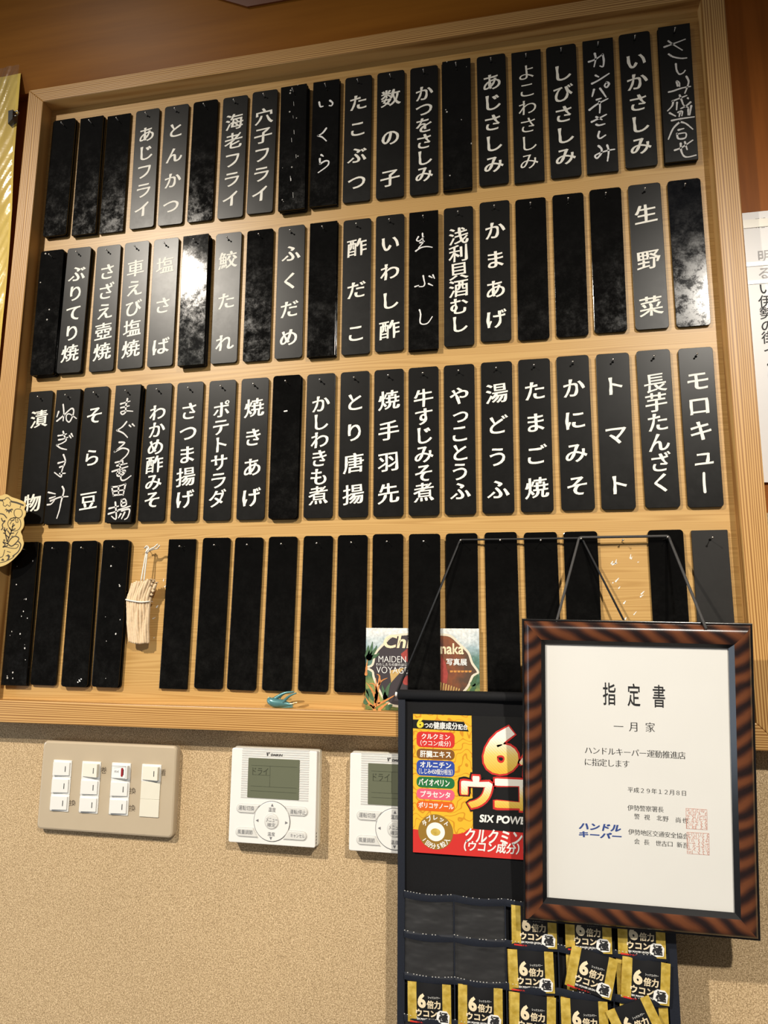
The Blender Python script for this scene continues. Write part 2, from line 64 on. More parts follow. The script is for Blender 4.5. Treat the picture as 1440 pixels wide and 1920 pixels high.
GOLD = {'outline': [[-822.79,1641.23],[-812.39,1645.35],[-800.17,1647.93],[-789.46,1648.71],[-784.68,1650.4],[-780.53,1650.27],[-776.19,1648.3],[-770.96,1645.57],[-761.63,1642.72],[-752.26,1639.16],[-747.05,1636.09],[-745.45,1632.41],[-747.23,1625.92],[-744.42,1622.21],[-744.64,1616.43],[-747.05,1612.14],[-745.49,1604.89],[-746.38,1597.7],[-749.85,1592.02],[-746.82,1586.21],[-745.5,1581.17],[-743.37,1576.13],[-743.26,1571.13],[-746.09,1563.33],[-751.81,1556.29],[-759.9,1548.58],[-769.76,1542.29],[-779.99,1539.21],[-792.13,1538.26],[-804.76,1541.25],[-818.29,1551.45],[-827.53,1566.73],[-830.9,1581.29],[-832.22,1606.87],[-836.49,1629.05],[-830.79,1637.76]],'lines': [[[-816.08,1641.03],[-801.19,1642.07],[-786.96,1640.91]],[[-770.63,1638.6],[-760.98,1636.49],[-749.95,1632.53]],[[-786.88,1640.17],[-784.49,1637.17],[-784.5,1633.5],[-780.58,1631.56],[-777.97,1634.05],[-773.56,1631.37],[-771.85,1634.61],[-773.4,1637.58],[-771.16,1639.71],[-774.28,1642.0],[-776.17,1644.26],[-779.55,1644.95],[-781.85,1643.33],[-782.93,1641.89],[-785.83,1641.98],[-786.88,1640.17]],[[-757.94,1626.93],[-762.37,1626.32],[-764.45,1622.74],[-763.02,1616.89],[-757.73,1613.13],[-752.16,1614.44],[-749.83,1619.45],[-752.47,1625.33],[-757.94,1626.93]],[[-753.96,1631.92],[-754.81,1628.3]],[[-763.53,1614.0],[-770.61,1611.26],[-773.68,1605.53],[-770.93,1598.95],[-765.56,1594.5],[-758.92,1593.29],[-753.48,1595.69],[-750.82,1601.4],[-752.38,1608.66],[-756.91,1613.11],[-763.53,1614.0]],[[-760.26,1613.92],[-767.02,1608.28],[-769.42,1603.99]],[[-761.0,1613.21],[-759.5,1606.65],[-756.23,1606.58],[-757.58,1611.68]],[[-763.46,1613.27],[-769.12,1612.68],[-769.63,1609.79],[-763.07,1609.63]],[[-771.89,1577.34],[-775.43,1587.49],[-778.65,1598.4]],[[-771.48,1577.34],[-768.65,1585.2],[-765.56,1594.5],[-764.18,1604.59]],[[-777.77,1594.04],[-779.57,1595.52]],[[-776.49,1589.68],[-779.44,1590.46]],[[-776.8,1592.57],[-773.98,1596.85]],[[-767.73,1588.06],[-772.85,1593.93]],[[-766.3,1593.8],[-770.04,1598.21]],[[-765.89,1593.79],[-760.07,1596.55]],[[-767.07,1589.49],[-761.84,1590.1]],[[-775.43,1587.49],[-769.24,1583.05]],[[-765.28,1599.55],[-761.49,1602.36]],[[-788.86,1620.45],[-782.09,1618.82],[-776.6,1613.59]],[[-785.59,1613.08],[-782.64,1608.64],[-778.6,1609.28],[-782.91,1603.57],[-781.53,1598.46],[-783.69,1595.61]],[[-770.77,1574.45],[-765.08,1582.25],[-758.05,1584.99],[-751.98,1581.29],[-756.92,1574.21],[-763.79,1570.03],[-770.77,1574.45]],[[-770.69,1573.73],[-779.18,1576.75],[-774.62,1572.36],[-778.32,1568.84],[-770.38,1570.86]],[[-752.35,1577.0],[-747.78,1571.91],[-750.79,1561.97],[-759.76,1554.98]],[[-758.4,1572.81],[-751.83,1571.98],[-754.55,1567.02],[-764.3,1567.18],[-775.13,1569.5]],[[-774.59,1564.48],[-776.85,1555.21],[-781.51,1553.13]],[[-770.28,1562.26],[-764.43,1560.75]],[[-780.65,1545.27],[-771.11,1547.29],[-760.27,1552.14],[-757.33,1554.94]],[[-777.11,1580.32],[-778.22,1579.26],[-776.88,1578.15],[-775.77,1579.21],[-777.11,1580.32]],[[-758.2,1586.43],[-754.73,1592.12]],[[-765.38,1585.13],[-762.98,1585.45]]],'fills': [[[-781.15,1625.37],[-778.99,1628.23],[-777.18,1626.72],[-774.22,1625.91],[-770.67,1627.27],[-768.27,1627.94],[-766.32,1624.97],[-769.69,1625.79],[-768.4,1621.39],[-771.55,1624.02],[-773.18,1620.05],[-775.71,1624.49],[-777.5,1621.99],[-778.34,1626.02]],[[-772.77,1555.15],[-767.38,1557.93],[-764.23,1555.04],[-765.73,1550.07],[-770.45,1548.71],[-767.17,1552.23],[-768.7,1555.1]],[[-779.41,1548.82],[-776.5,1551.99],[-773.3,1548.74],[-776.07,1548.06]]]}
P = {'holder': [[-167.58,1373.52],[-168.82,981.97],[154.28,1104.29],[153.21,1016.0]],'nails_cord': [[-88.87,1569.62],[66.79,1568.19],[174.03,1567.57],[119.63,1565.84]],'bar': [[-170.36,1368.76],[157.55,1374.77]],'certcord': [[31.89,1464.13],[193.26,1461.15]],'nail_charm': [-552.44,1566.48],'banner': [[-894.57,2402.89],[-842.76,2389.12],[-841.29,2302.54],[-839.13,2241.05],[-831.79,2140.39],[-828.83,1986.1],[-835.96,1912.08]],'plastic': [[-892.34,2397.66],[-843.91,2395.0]],'clip': [[-843.61,2315.23],[-830.66,2311.22]],'poster': [[300.45,2013.53],[330.6,2013.89],[300.63,1638.54]],'ptext': [('明',[317.49,1948.46,15.81,18.44]),('る',[315.69,1924.03,15.75,18.3]),('い',[315.38,1901.93,15.68,18.17]),('伊',[314.04,1883.87,15.64,18.07]),('勢',[314.12,1867.28,15.58,17.97]),('の',[314.09,1849.31,15.53,17.86]),('街',[314.17,1832.92,15.48,17.76]),('づ',[315.25,1812.87,15.41,17.64]),('く',[314.58,1795.28,15.37,17.54]),('り',[314.65,1779.21,15.32,17.45]),('住',[313.66,1723.71,7.58,8.56]),('地',[309.46,1684.88,8.17,9.16]),('住',[309.12,1663.82,8.14,9.1])],'pgrey': [('職',[316.68,2000.75,5.99,7.03]),('場',[324.0,2000.68,5.97,7.02]),('尺',[316.06,1992.18,4.65,5.46]),('二',[322.65,1991.43,4.64,5.45])]}
PACKETS = [('C1',-129.5,1032.9,4.2),('C2',-68.7,1035.3,0.4),('A3',-4.6,1127.6,-0.3),('A4',57.1,1127.8,-0.3),('A5',116.0,1128.2,-0.8),('B3',-9.6,1079.3,1.2),('B4',63.5,1085.1,-12.9),('B5',120.0,1081.3,-5.0),('C3',-7.8,1032.2,-2.0),('C4',49.3,1032.6,3.8),('C5',96.3,1035.2,24.6)]
MM = 0.001
# ------------------------------------------------------------------ material helpers
def new_mat(name):
    m = bpy.data.materials.new(name); m.use_nodes = True
    return m, m.node_tree.nodes, m.node_tree.links, m.node_tree.nodes['Principled BSDF']
def c4(c): return (c[0], c[1], c[2], 1.0)
def flat(name, c, rough=0.5, metal=0.0, spec=0.5, noise=0.06, nscale=60.0):
    m, N, L, b = new_mat(name)
    tc = N.new('ShaderNodeTexCoord'); nz = N.new('ShaderNodeTexNoise'); nz.inputs['Scale'].default_value = nscale
    nz.inputs['Detail'].default_value = 3
    L.new(tc.outputs['Object'], nz.inputs['Vector'])
    mx = N.new('ShaderNodeMix'); mx.data_type = 'RGBA'
    mx.inputs[6].default_value = c4([x * (1 - noise) for x in c]); mx.inputs[7].default_value = c4([min(1, x * (1 + noise)) for x in c])
    L.new(nz.outputs['Fac'], mx.inputs[0]); L.new(mx.outputs[2], b.inputs['Base Color'])
    b.inputs['Roughness'].default_value = rough; b.inputs['Metallic'].default_value = metal
    b.inputs['Specular IOR Level'].default_value = spec
    return m
def ramp(N, stops):
    r = N.new('ShaderNodeValToRGB')
    el = r.color_ramp.elements
    while len(el) < len(stops): el.new(0.5)
    for e, (p, c) in zip(el, stops): e.position = p; e.color = c4(c) if len(c) == 3 else c
    return r
def wood(name, stops, scale, rough=0.45, bump=0.15, fine=0.25, spec=0.4):
    """grain: a noise stretched along the small axis of scale (per metre)"""
    m, N, L, b = new_mat(name)
    tc = N.new('ShaderNodeTexCoord'); mp = N.new('ShaderNodeMapping'); mp.inputs['Scale'].default_value = scale
    L.new(tc.outputs['Object'], mp.inputs['Vector'])
    nz = N.new('ShaderNodeTexNoise'); nz.inputs['Scale'].default_value = 1.0; nz.inputs['Detail'].default_value = 2.5; nz.inputs['Roughness'].default_value = 0.55
    L.new(mp.outputs['Vector'], nz.inputs['Vector'])
    n2 = N.new('ShaderNodeTexNoise'); n2.inputs['Scale'].default_value = 5.0; n2.inputs['Detail'].default_value = 2
    L.new(mp.outputs['Vector'], n2.inputs['Vector'])
    mx = N.new('ShaderNodeMix'); mx.data_type = 'FLOAT'; mx.inputs[0].default_value = fine
    L.new(nz.outputs['Fac'], mx.inputs[2]); L.new(n2.outputs['Fac'], mx.inputs[3])
    r = ramp(N, stops); L.new(mx.outputs[0], r.inputs['Fac']); L.new(r.outputs['Color'], b.inputs['Base Color'])
    b.inputs['Roughness'].default_value = rough; b.inputs['Specular IOR Level'].default_value = spec
    if bump:
        bp = N.new('ShaderNodeBump'); bp.inputs['Strength'].default_value = bump; bp.inputs['Distance'].default_value = 0.0006
        L.new(mx.outputs[0], bp.inputs['Height']); L.new(bp.outputs['Normal'], b.inputs['Normal'])
    return m

M = {}
def ring_wood(name, axis, stops=((0.14, (0.235, 0.098, 0.022)), (0.44, (0.490, 0.258, 0.078)), (0.75, (0.600, 0.350, 0.122))), wscale=105, warp=0.010, bump=0.35):
    """straight-grained cedar: close dark growth lines along one axis, pores in between"""
    m, N, L, b = new_mat(name)
    tc = N.new('ShaderNodeTexCoord'); mp = N.new('ShaderNodeMapping')
    mp.inputs['Scale'].default_value = (0.03, 0.6, 1.0) if axis == 'X' else (1.0, 0.6, 0.03)
    L.new(tc.outputs['Object'], mp.inputs['Vector'])
    n0 = N.new('ShaderNodeTexNoise'); n0.inputs['Scale'].default_value = 55; n0.inputs['Detail'].default_value = 1; L.new(mp.outputs[0], n0.inputs['Vector'])
    ad = N.new('ShaderNodeVectorMath'); ad.operation = 'MULTIPLY_ADD'; ad.inputs[1].default_value = (warp, warp, warp)
    L.new(n0.outputs['Color'], ad.inputs[0]); L.new(mp.outputs[0], ad.inputs[2])
    wv = N.new('ShaderNodeTexWave'); wv.bands_direction = 'Z' if axis == 'X' else 'X'; wv.inputs['Scale'].default_value = wscale
    L.new(ad.outputs[0], wv.inputs['Vector'])
    m2 = N.new('ShaderNodeMapping'); m2.inputs['Scale'].default_value = (12, 300, 900) if axis == 'X' else (900, 300, 12); L.new(tc.outputs['Object'], m2.inputs[0])
    n1 = N.new('ShaderNodeTexNoise'); n1.inputs['Scale'].default_value = 1; n1.inputs['Detail'].default_value = 2; L.new(m2.outputs[0], n1.inputs['Vector'])
    mx = N.new('ShaderNodeMix'); mx.data_type = 'FLOAT'; mx.inputs[0].default_value = 0.35; L.new(wv.outputs['Fac'], mx.inputs[2]); L.new(n1.outputs['Fac'], mx.inputs[3])
    r = ramp(N, list(stops))
    L.new(mx.outputs[0], r.inputs['Fac']); L.new(r.outputs['Color'], b.inputs['Base Color'])
    b.inputs['Roughness'].default_value = 0.38; b.inputs['Specular IOR Level'].default_value = 0.4
    bp = N.new('ShaderNodeBump'); bp.inputs['Strength'].default_value = bump; bp.inputs['Distance'].default_value = 0.0004
    L.new(mx.outputs[0], bp.inputs['Height']); L.new(bp.outputs['Normal'], b.inputs['Normal'])
    return m
M['rail_h'] = ring_wood('cedar_rail_horizontal', 'X')
M['panel'] = ring_wood('pale_panel_wood', 'X', ((0.05, (0.43, 0.240, 0.072)), (0.40, (0.515, 0.305, 0.101)), (0.80, (0.565, 0.345, 0.121))), 85, 0.05, 0.05)
M['rail_v'] = ring_wood('cedar_rail_vertical', 'Z')
M['wall_wood'] = wood('red_brown_wall_wood', [(0.3, (0.26, 0.078, 0.011)), (0.7, (0.42, 0.130, 0.020))], (40, 40, 3), 0.4, 0.05, 0.25, 0.08)
M['soffit_wood'] = wood('orange_brown_varnished_wood', [(0.3, (0.25, 0.088, 0.010)), (0.7, (0.35, 0.130, 0.016))], (2.0, 25, 40), 0.33, 0.12, 0.25, 0.065)
M['beam_wood'] = wood('dark_brown_beam_wood', [(0.3, (0.12, 0.032, 0.010)), (0.7, (0.18, 0.050, 0.015))], (3, 30, 30), 0.4, 0.05)

def sand_wall():
    m, N, L, b = new_mat('beige_sand_plaster')
    tc = N.new('ShaderNodeTexCoord')
    n1 = N.new('ShaderNodeTexNoise'); n1.inputs['Scale'].default_value = 650; n1.inputs['Detail'].default_value = 4; n1.inputs['Roughness'].default_value = 0.8
    n2 = N.new('ShaderNodeTexNoise'); n2.inputs['Scale'].default_value = 4; n2.inputs['Detail'].default_value = 2
    L.new(tc.outputs['Object'], n1.inputs['Vector']); L.new(tc.outputs['Object'], n2.inputs['Vector'])
    r = ramp(N, [(0.38, (0.255, 0.172, 0.088)), (0.5, (0.525, 0.372, 0.205)), (0.62, (0.82, 0.635, 0.40))])
    L.new(n1.outputs['Fac'], r.inputs['Fac'])
    r2 = ramp(N, [(0.3, (0.92, 0.92, 0.92)), (0.7, (1, 1, 1))]); L.new(n2.outputs['Fac'], r2.inputs['Fac'])
    mx = N.new('ShaderNodeMix'); mx.data_type = 'RGBA'; mx.blend_type = 'MULTIPLY'; mx.inputs[0].default_value = 1
    L.new(r.outputs['Color'], mx.inputs[6]); L.new(r2.outputs['Color'], mx.inputs[7]); L.new(mx.outputs[2], b.inputs['Base Color'])
    b.inputs['Roughness'].default_value = 0.9; b.inputs['Specular IOR Level'].default_value = 0.15
    bp = N.new('ShaderNodeBump'); bp.inputs['Strength'].default_value = 0.35; bp.inputs['Distance'].default_value = 0.0008
    L.new(n1.outputs['Fac'], bp.inputs['Height']); L.new(bp.outputs['Normal'], b.inputs['Normal'])
    return m
M['sand'] = sand_wall()

def plaque_mat(name, base, r_lo, r_hi, smudge, dust, specks=0.0, spec=0.25):
    """black lacquer with its own finger smudges, wiped dust and chalk specks"""
    m, N, L, b = new_mat(name); b.inputs['Specular IOR Level'].default_value = spec
    tc = N.new('ShaderNodeTexCoord'); oi = N.new('ShaderNodeObjectInfo')
    cm = N.new('ShaderNodeCombineXYZ'); mul = N.new('ShaderNodeMath'); mul.operation = 'MULTIPLY'; mul.inputs[1].default_value = 37.0
    L.new(oi.outputs['Random'], mul.inputs[0])
    for i in range(3): L.new(mul.outputs[0], cm.inputs[i])
    add = N.new('ShaderNodeVectorMath'); add.operation = 'ADD'
    L.new(tc.outputs['Object'], add.inputs[0]); L.new(cm.outputs[0], add.inputs[1])
    n1 = N.new('ShaderNodeTexNoise'); n1.inputs['Scale'].default_value = 48; n1.inputs['Detail'].default_value = 9; n1.inputs['Roughness'].default_value = 0.82; n1.inputs['Distortion'].default_value = 0.12
    L.new(add.outputs[0], n1.inputs['Vector'])
    # finger marks sit on the lower half, where the plaques are handled
    sx = N.new('ShaderNodeSeparateXYZ'); L.new(tc.outputs['Object'], sx.inputs[0])
    mr = N.new('ShaderNodeMapRange'); mr.inputs[1].default_value = 0.07; mr.inputs[2].default_value = -0.09; mr.inputs[3].default_value = 0.25; mr.inputs[4].default_value = 1.0
    L.new(sx.outputs['Z'], mr.inputs[0])
    r = ramp(N, [(0.42, (0, 0, 0)), (0.66, (1, 1, 1))]); L.new(n1.outputs['Fac'], r.inputs['Fac'])
    sm = N.new('ShaderNodeMath'); sm.operation = 'MULTIPLY'; L.new(r.outputs['Color'], sm.inputs[0]); L.new(mr.outputs[0], sm.inputs[1])
    ro = N.new('ShaderNodeMapRange'); ro.inputs[3].default_value = r_lo; ro.inputs[4].default_value = r_hi
    L.new(sm.outputs[0], ro.inputs[0]); L.new(ro.outputs[0], b.inputs['Roughness'])
    mx = N.new('ShaderNodeMix'); mx.data_type = 'RGBA'; mx.inputs[6].default_value = c4(base); mx.inputs[7].default_value = c4(dust)
    ms = N.new('ShaderNodeMath'); ms.operation = 'MULTIPLY'; ms.inputs[1].default_value = smudge; L.new(sm.outputs[0], ms.inputs[0]); L.new(ms.outputs[0], mx.inputs[0])
    out = mx.outputs[2]
    if specks > 0:
        vo = N.new('ShaderNodeTexVoronoi'); vo.inputs['Scale'].default_value = 95; vo.inputs['Randomness'].default_value = 1
        L.new(add.outputs[0], vo.inputs['Vector'])
        n3 = N.new('ShaderNodeTexNoise'); n3.inputs['Scale'].default_value = 30; L.new(add.outputs[0], n3.inputs['Vector'])
        lt = N.new('ShaderNodeMath'); lt.operation = 'LESS_THAN'; lt.inputs[1].default_value = 0.14; L.new(vo.outputs['Distance'], lt.inputs[0])
        gt = N.new('ShaderNodeMath'); gt.operation = 'GREATER_THAN'; gt.inputs[1].default_value = 1.0 - specks; L.new(n3.outputs['Fac'], gt.inputs[0])
        an = N.new('ShaderNodeMath'); an.operation = 'MULTIPLY'; L.new(lt.outputs[0], an.inputs[0]); L.new(gt.outputs[0], an.inputs[1])
        mx2 = N.new('ShaderNodeMix'); mx2.data_type = 'RGBA'; mx2.inputs[7].default_value = (0.5, 0.48, 0.44, 1)
        L.new(out, mx2.inputs[6]); L.new(an.outputs[0], mx2.inputs[0]); out = mx2.outputs[2]
    L.new(out, b.inputs['Base Color'])
    return m
M['satin'] = plaque_mat('satin_black_lacquer', (0.0055, 0.0052, 0.0048), 0.30, 0.34, 0.12, (0.016, 0.015, 0.014), 0.0, 0.21)
M['gloss'] = plaque_mat('glossy_black_lacquer', (0.0022, 0.0021, 0.0020), 0.05, 0.27, 0.22, (0.026, 0.025, 0.023))
M['gloss_specked'] = plaque_mat('glossy_black_lacquer_with_chalk_specks', (0.0022, 0.0021, 0.0020), 0.06, 0.28, 0.22, (0.026, 0.025, 0.023), 0.42)
M['worn'] = plaque_mat('worn_shiny_black_lacquer', (0.012, 0.012, 0.012), 0.045, 0.24, 0.4, (0.05, 0.058, 0.054))
M['smudged'] = plaque_mat('smudged_blue_black_lacquer', (0.004, 0.0045, 0.006), 0.08, 0.32, 0.7, (0.036, 0.035, 0.036), 0.0, 0.2)
M['dull'] = plaque_mat('dull_charcoal_board', (0.016, 0.015, 0.014), 0.5, 0.6, 0.3, (0.04, 0.038, 0.034))
M['letter'] = flat('cream_white_lettering', (0.86, 0.83, 0.74), 0.55, noise=0.02)
M['chalk'] = flat('grey_white_chalk_pen', (0.70, 0.68, 0.65), 0.8, noise=0.35, nscale=500)
M['chalk_bright'] = flat('white_chalk_pen', (0.80, 0.79, 0.77), 0.7, noise=0.15, nscale=400)
M['hole'] = flat('dark_nail_hole', (0.002, 0.002, 0.002), 0.9, spec=0.1)
M['nail'] = flat('dull_steel_nail', (0.45, 0.42, 0.38), 0.3, 1.0)
M['black_cord'] = flat('black_cord', (0.012, 0.012, 0.013), 0.7, noise=0.4, nscale=900)
M['grey_cord'] = flat('dark_grey_braided_cord', (0.045, 0.043, 0.042), 0.75, noise=0.5, nscale=900)
M['white_plastic'] = flat('white_plastic', (0.80, 0.79, 0.75), 0.35, noise=0.02)
M['warm_plastic'] = flat('ivory_plastic', (0.74, 0.70, 0.58), 0.4, noise=0.03)
M['plate'] = flat('beige_gloss_plate', (0.50, 0.41, 0.29), 0.14, noise=0.03)
M['grey_print'] = flat('grey_print', (0.16, 0.16, 0.17), 0.6)
M['pale_grey'] = flat('pale_grey_plastic', (0.60, 0.59, 0.56), 0.4, noise=0.02)
M['light_button'] = flat('light_grey_button', (0.68, 0.67, 0.63), 0.4, noise=0.02)
M['lcd'] = flat('grey_green_lcd', (0.135, 0.145, 0.095), 0.18, noise=0.02)
M['lcd_ink'] = flat('dark_lcd_segments', (0.05, 0.055, 0.035), 0.4)
M['ink'] = flat('black_ink', (0.015, 0.015, 0.017), 0.6)
M['brown_ink'] = flat('dark_brown_marker', (0.06, 0.04, 0.025), 0.7)
M['paper'] = flat('white_paper', (0.80, 0.79, 0.75), 0.7, noise=0.03, nscale=14)
M['poster_paper'] = flat('poster_paper', (0.82, 0.80, 0.79), 0.35, noise=0.02)
M['tape'] = flat('yellowed_tape', (0.80, 0.75, 0.62), 0.25)
M['blue_ink'] = flat('blue_print', (0.03, 0.07, 0.28), 0.6)
M['seal_ink'] = flat('faint_red_seal_ink', (0.72, 0.33, 0.25), 0.7)
M['red'] = flat('red_print', (0.62, 0.035, 0.03), 0.35, noise=0.03)
M['dark_red'] = flat('dark_red_print', (0.28, 0.015, 0.02), 0.35)
M['yellow'] = flat('yellow_print', (0.80, 0.62, 0.05), 0.35)
M['white'] = flat('white_print', (0.85, 0.84, 0.80), 0.4, noise=0.01)
M['brown'] = flat('brown_print', (0.22, 0.09, 0.02), 0.35)
M['gold_brown'] = flat('golden_brown_print', (0.30, 0.17, 0.03), 0.35)
M['blue'] = flat('blue_label_print', (0.03, 0.07, 0.36), 0.35)
M['green'] = flat('green_label_print', (0.02, 0.16, 0.05), 0.35)
M['pink'] = flat('pink_label_print', (0.75, 0.12, 0.20), 0.35)
M['orange'] = flat('orange_label_print', (0.72, 0.13, 0.015), 0.35)
M['black_print'] = flat('black_print', (0.012, 0.012, 0.012), 0.35)
M['cloth'] = flat('black_woven_cloth', (0.007, 0.007, 0.008), 0.75, spec=0.2, noise=0.5, nscale=1200)
M['binding'] = flat('navy_black_binding', (0.010, 0.013, 0.022), 0.5, noise=0.5, nscale=700)
M['foil_black'] = flat('black_foil', (0.012, 0.012, 0.013), 0.32)
M['cream_print'] = flat('cream_print', (0.86, 0.72, 0.48), 0.4)
M['teal'] = flat('teal_enamel', (0.10, 0.25, 0.26), 0.28, 0.3, noise=0.2, nscale=200)
M['gold_edge'] = flat('gold_metal', (0.70, 0.50, 0.22), 0.25, 1.0)
M['string'] = flat('white_cotton_string', (0.80, 0.77, 0.70), 0.8, noise=0.15, nscale=900)
M['bark'] = flat('pale_dried_strips', (0.72, 0.54, 0.34), 0.75, noise=0.22, nscale=300)
M['steel'] = flat('clip_steel', (0.5, 0.5, 0.5), 0.25, 1.0)
M['clip_black'] = flat('clip_black', (0.06, 0.06, 0.06), 0.3)
M['engraved'] = flat('dark_engraved_line', (0.045, 0.030, 0.010), 0.5)

def gold_sheet():
    m, N, L, b = new_mat('brushed_gold_sheet')
    b.inputs['Base Color'].default_value = (0.88, 0.63, 0.24, 1); b.inputs['Metallic'].default_value = 0.55; b.inputs['Roughness'].default_value = 0.36
    return m
M['gold_sheet'] = gold_sheet()
def gold_foil():
    m, N, L, b = new_mat('gold_foil')
    tc = N.new('ShaderNodeTexCoord'); nz = N.new('ShaderNodeTexNoise'); nz.inputs['Scale'].default_value = 110; nz.inputs['Detail'].default_value = 2
    L.new(tc.outputs['Object'], nz.inputs['Vector'])
    r = ramp(N, [(0.3, (0.60, 0.40, 0.05)), (0.7, (0.92, 0.68, 0.16))]); L.new(nz.outputs['Fac'], r.inputs['Fac'])
    L.new(r.outputs['Color'], b.inputs['Base Color']); b.inputs['Metallic'].default_value = 0.35; b.inputs['Roughness'].default_value = 0.38
    bp = N.new('ShaderNodeBump'); bp.inputs['Strength'].default_value = 0.5; bp.inputs['Distance'].default_value = 0.002
    L.new(nz.outputs['Fac'], bp.inputs['Height']); L.new(bp.outputs['Normal'], b.inputs['Normal'])
    return m
M['gold_foil'] = gold_foil()
def clear(name, tint, fac, rough, bump, scale, dist=0.003, turn=0):
    m, N, L, b = new_mat(name)
    out = N['Material Output']
    tr = N.new('ShaderNodeBsdfTransparent'); tr.inputs[0].default_value = c4(tint)
    gl = N.new('ShaderNodeBsdfGlossy'); gl.inputs['Roughness'].default_value = rough
    fr = N.new('ShaderNodeFresnel'); fr.inputs[0].default_value = 1.45
    mu = N.new('ShaderNodeMath'); mu.operation = 'MULTIPLY'; mu.inputs[1].default_value = fac
    L.new(fr.outputs[0], mu.inputs[0])
    ge = N.new('ShaderNodeNewGeometry'); inv_ = N.new('ShaderNodeMath'); inv_.operation = 'SUBTRACT'; inv_.inputs[0].default_value = 1.0
    L.new(ge.outputs['Backfacing'], inv_.inputs[1])       # light leaving from behind the sheet is not blocked
    m0 = mu; mu = N.new('ShaderNodeMath'); mu.operation = 'MULTIPLY'; L.new(m0.outputs[0], mu.inputs[0]); L.new(inv_.outputs[0], mu.inputs[1])
    mx = N.new('ShaderNodeMixShader'); L.new(mu.outputs[0], mx.inputs[0]); L.new(tr.outputs[0], mx.inputs[1]); L.new(gl.outputs[0], mx.inputs[2])
    L.new(mx.outputs[0], out.inputs['Surface'])
    if bump:
        tc = N.new('ShaderNodeTexCoord'); mp = N.new('ShaderNodeMapping'); mp.inputs['Scale'].default_value = scale; mp.inputs['Rotation'].default_value = (0, math.radians(turn), 0)
        nz = N.new('ShaderNodeTexNoise'); nz.inputs['Scale'].default_value = 1; nz.inputs['Detail'].default_value = 2
        L.new(tc.outputs['Object'], mp.inputs[0]); L.new(mp.outputs[0], nz.inputs['Vector'])
        bp = N.new('ShaderNodeBump'); bp.inputs['Strength'].default_value = bump; bp.inputs['Distance'].default_value = dist
        L.new(nz.outputs['Fac'], bp.inputs['Height']); L.new(bp.outputs['Normal'], gl.inputs['Normal']); L.new(bp.outputs['Normal'], fr.inputs['Normal'])
    return m
M['vinyl'] = clear('clear_vinyl', (0.96, 0.96, 0.96), 4.5, 0.40, 1.0, (26, 20, 55))
M['glass'] = clear('picture_glass', (0.98, 0.98, 0.98), 1.0, 0.02, 0, (1, 1, 1))
M['wrap'] = clear('crinkled_clear_wrap', (0.98, 0.97, 0.95), 2.6, 0.16, 0.25, (60, 20, 60), 0.002, 0)

def tiger_wood(name, ang):
    m, N, L, b = new_mat(name)
    tc = N.new('ShaderNodeTexCoord'); mp = N.new('ShaderNodeMapping')
    mp.inputs['Rotation'].default_value = (0, math.radians(ang), 0)
    L.new(tc.outputs['Object'], mp.inputs['Vector'])
    wv = N.new('ShaderNodeTexWave'); wv.wave_type = 'BANDS'; wv.bands_direction = 'X'; wv.inputs['Scale'].default_value = 17; wv.inputs['Distortion'].default_value = 3.5; wv.inputs['Detail'].default_value = 2; wv.inputs['Detail Scale'].default_value = 0.9
    L.new(mp.outputs[0], wv.inputs['Vector'])
    m2 = N.new('ShaderNodeMapping'); m2.inputs['Scale'].default_value = (900, 900, 90); L.new(mp.outputs[0], m2.inputs[0])
    nz = N.new('ShaderNodeTexNoise'); nz.inputs['Scale'].default_value = 1; nz.inputs['Detail'].default_value = 3; L.new(m2.outputs[0], nz.inputs['Vector'])
    mx = N.new('ShaderNodeMix'); mx.data_type = 'FLOAT'; mx.inputs[0].default_value = 0.22
    L.new(wv.outputs['Fac'], mx.inputs[2]); L.new(nz.outputs['Fac'], mx.inputs[3])
    r = ramp(N, [(0.15, (0.016, 0.009, 0.009)), (0.45, (0.055, 0.020, 0.012)), (0.85, (0.130, 0.043, 0.018))])
    L.new(mx.outputs[0], r.inputs['Fac']); L.new(r.outputs['Color'], b.inputs['Base Color'])
    b.inputs['Roughness'].default_value = 0.25; b.inputs['Specular IOR Level'].default_value = 0.4
    return m
M['tiger_h'] = tiger_wood('striped_mahogany_horizontal', 55)
M['tiger_v'] = tiger_wood('striped_mahogany_vertical', -55)
M['frame_black'] = flat('black_frame_lacquer', (0.008, 0.008, 0.009), 0.2)

def grad_mat(name, z0, z1, stops, rough=0.35):
    """a printed two-tone fill running up the lettering"""
    m, N, L, b = new_mat(name)
    tc = N.new('ShaderNodeTexCoord'); sx = N.new('ShaderNodeSeparateXYZ'); L.new(tc.outputs['Object'], sx.inputs[0])
    mr = N.new('ShaderNodeMapRange'); mr.inputs[1].default_value = z0; mr.inputs[2].default_value = z1; L.new(sx.outputs['Z'], mr.inputs[0])
    wv = N.new('ShaderNodeTexWave'); wv.bands_direction = 'DIAGONAL'; wv.inputs['Scale'].default_value = 160; L.new(tc.outputs['Object'], wv.inputs['Vector'])
    ad = N.new('ShaderNodeMath'); ad.operation = 'MULTIPLY_ADD'; ad.inputs[1].default_value = 0.10; L.new(wv.outputs['Fac'], ad.inputs[0]); L.new(mr.outputs[0], ad.inputs[2])
    r = ramp(N, stops); L.new(ad.outputs[0], r.inputs['Fac']); L.new(r.outputs['Color'], b.inputs['Base Color'])
    b.inputs['Roughness'].default_value = rough
    return m
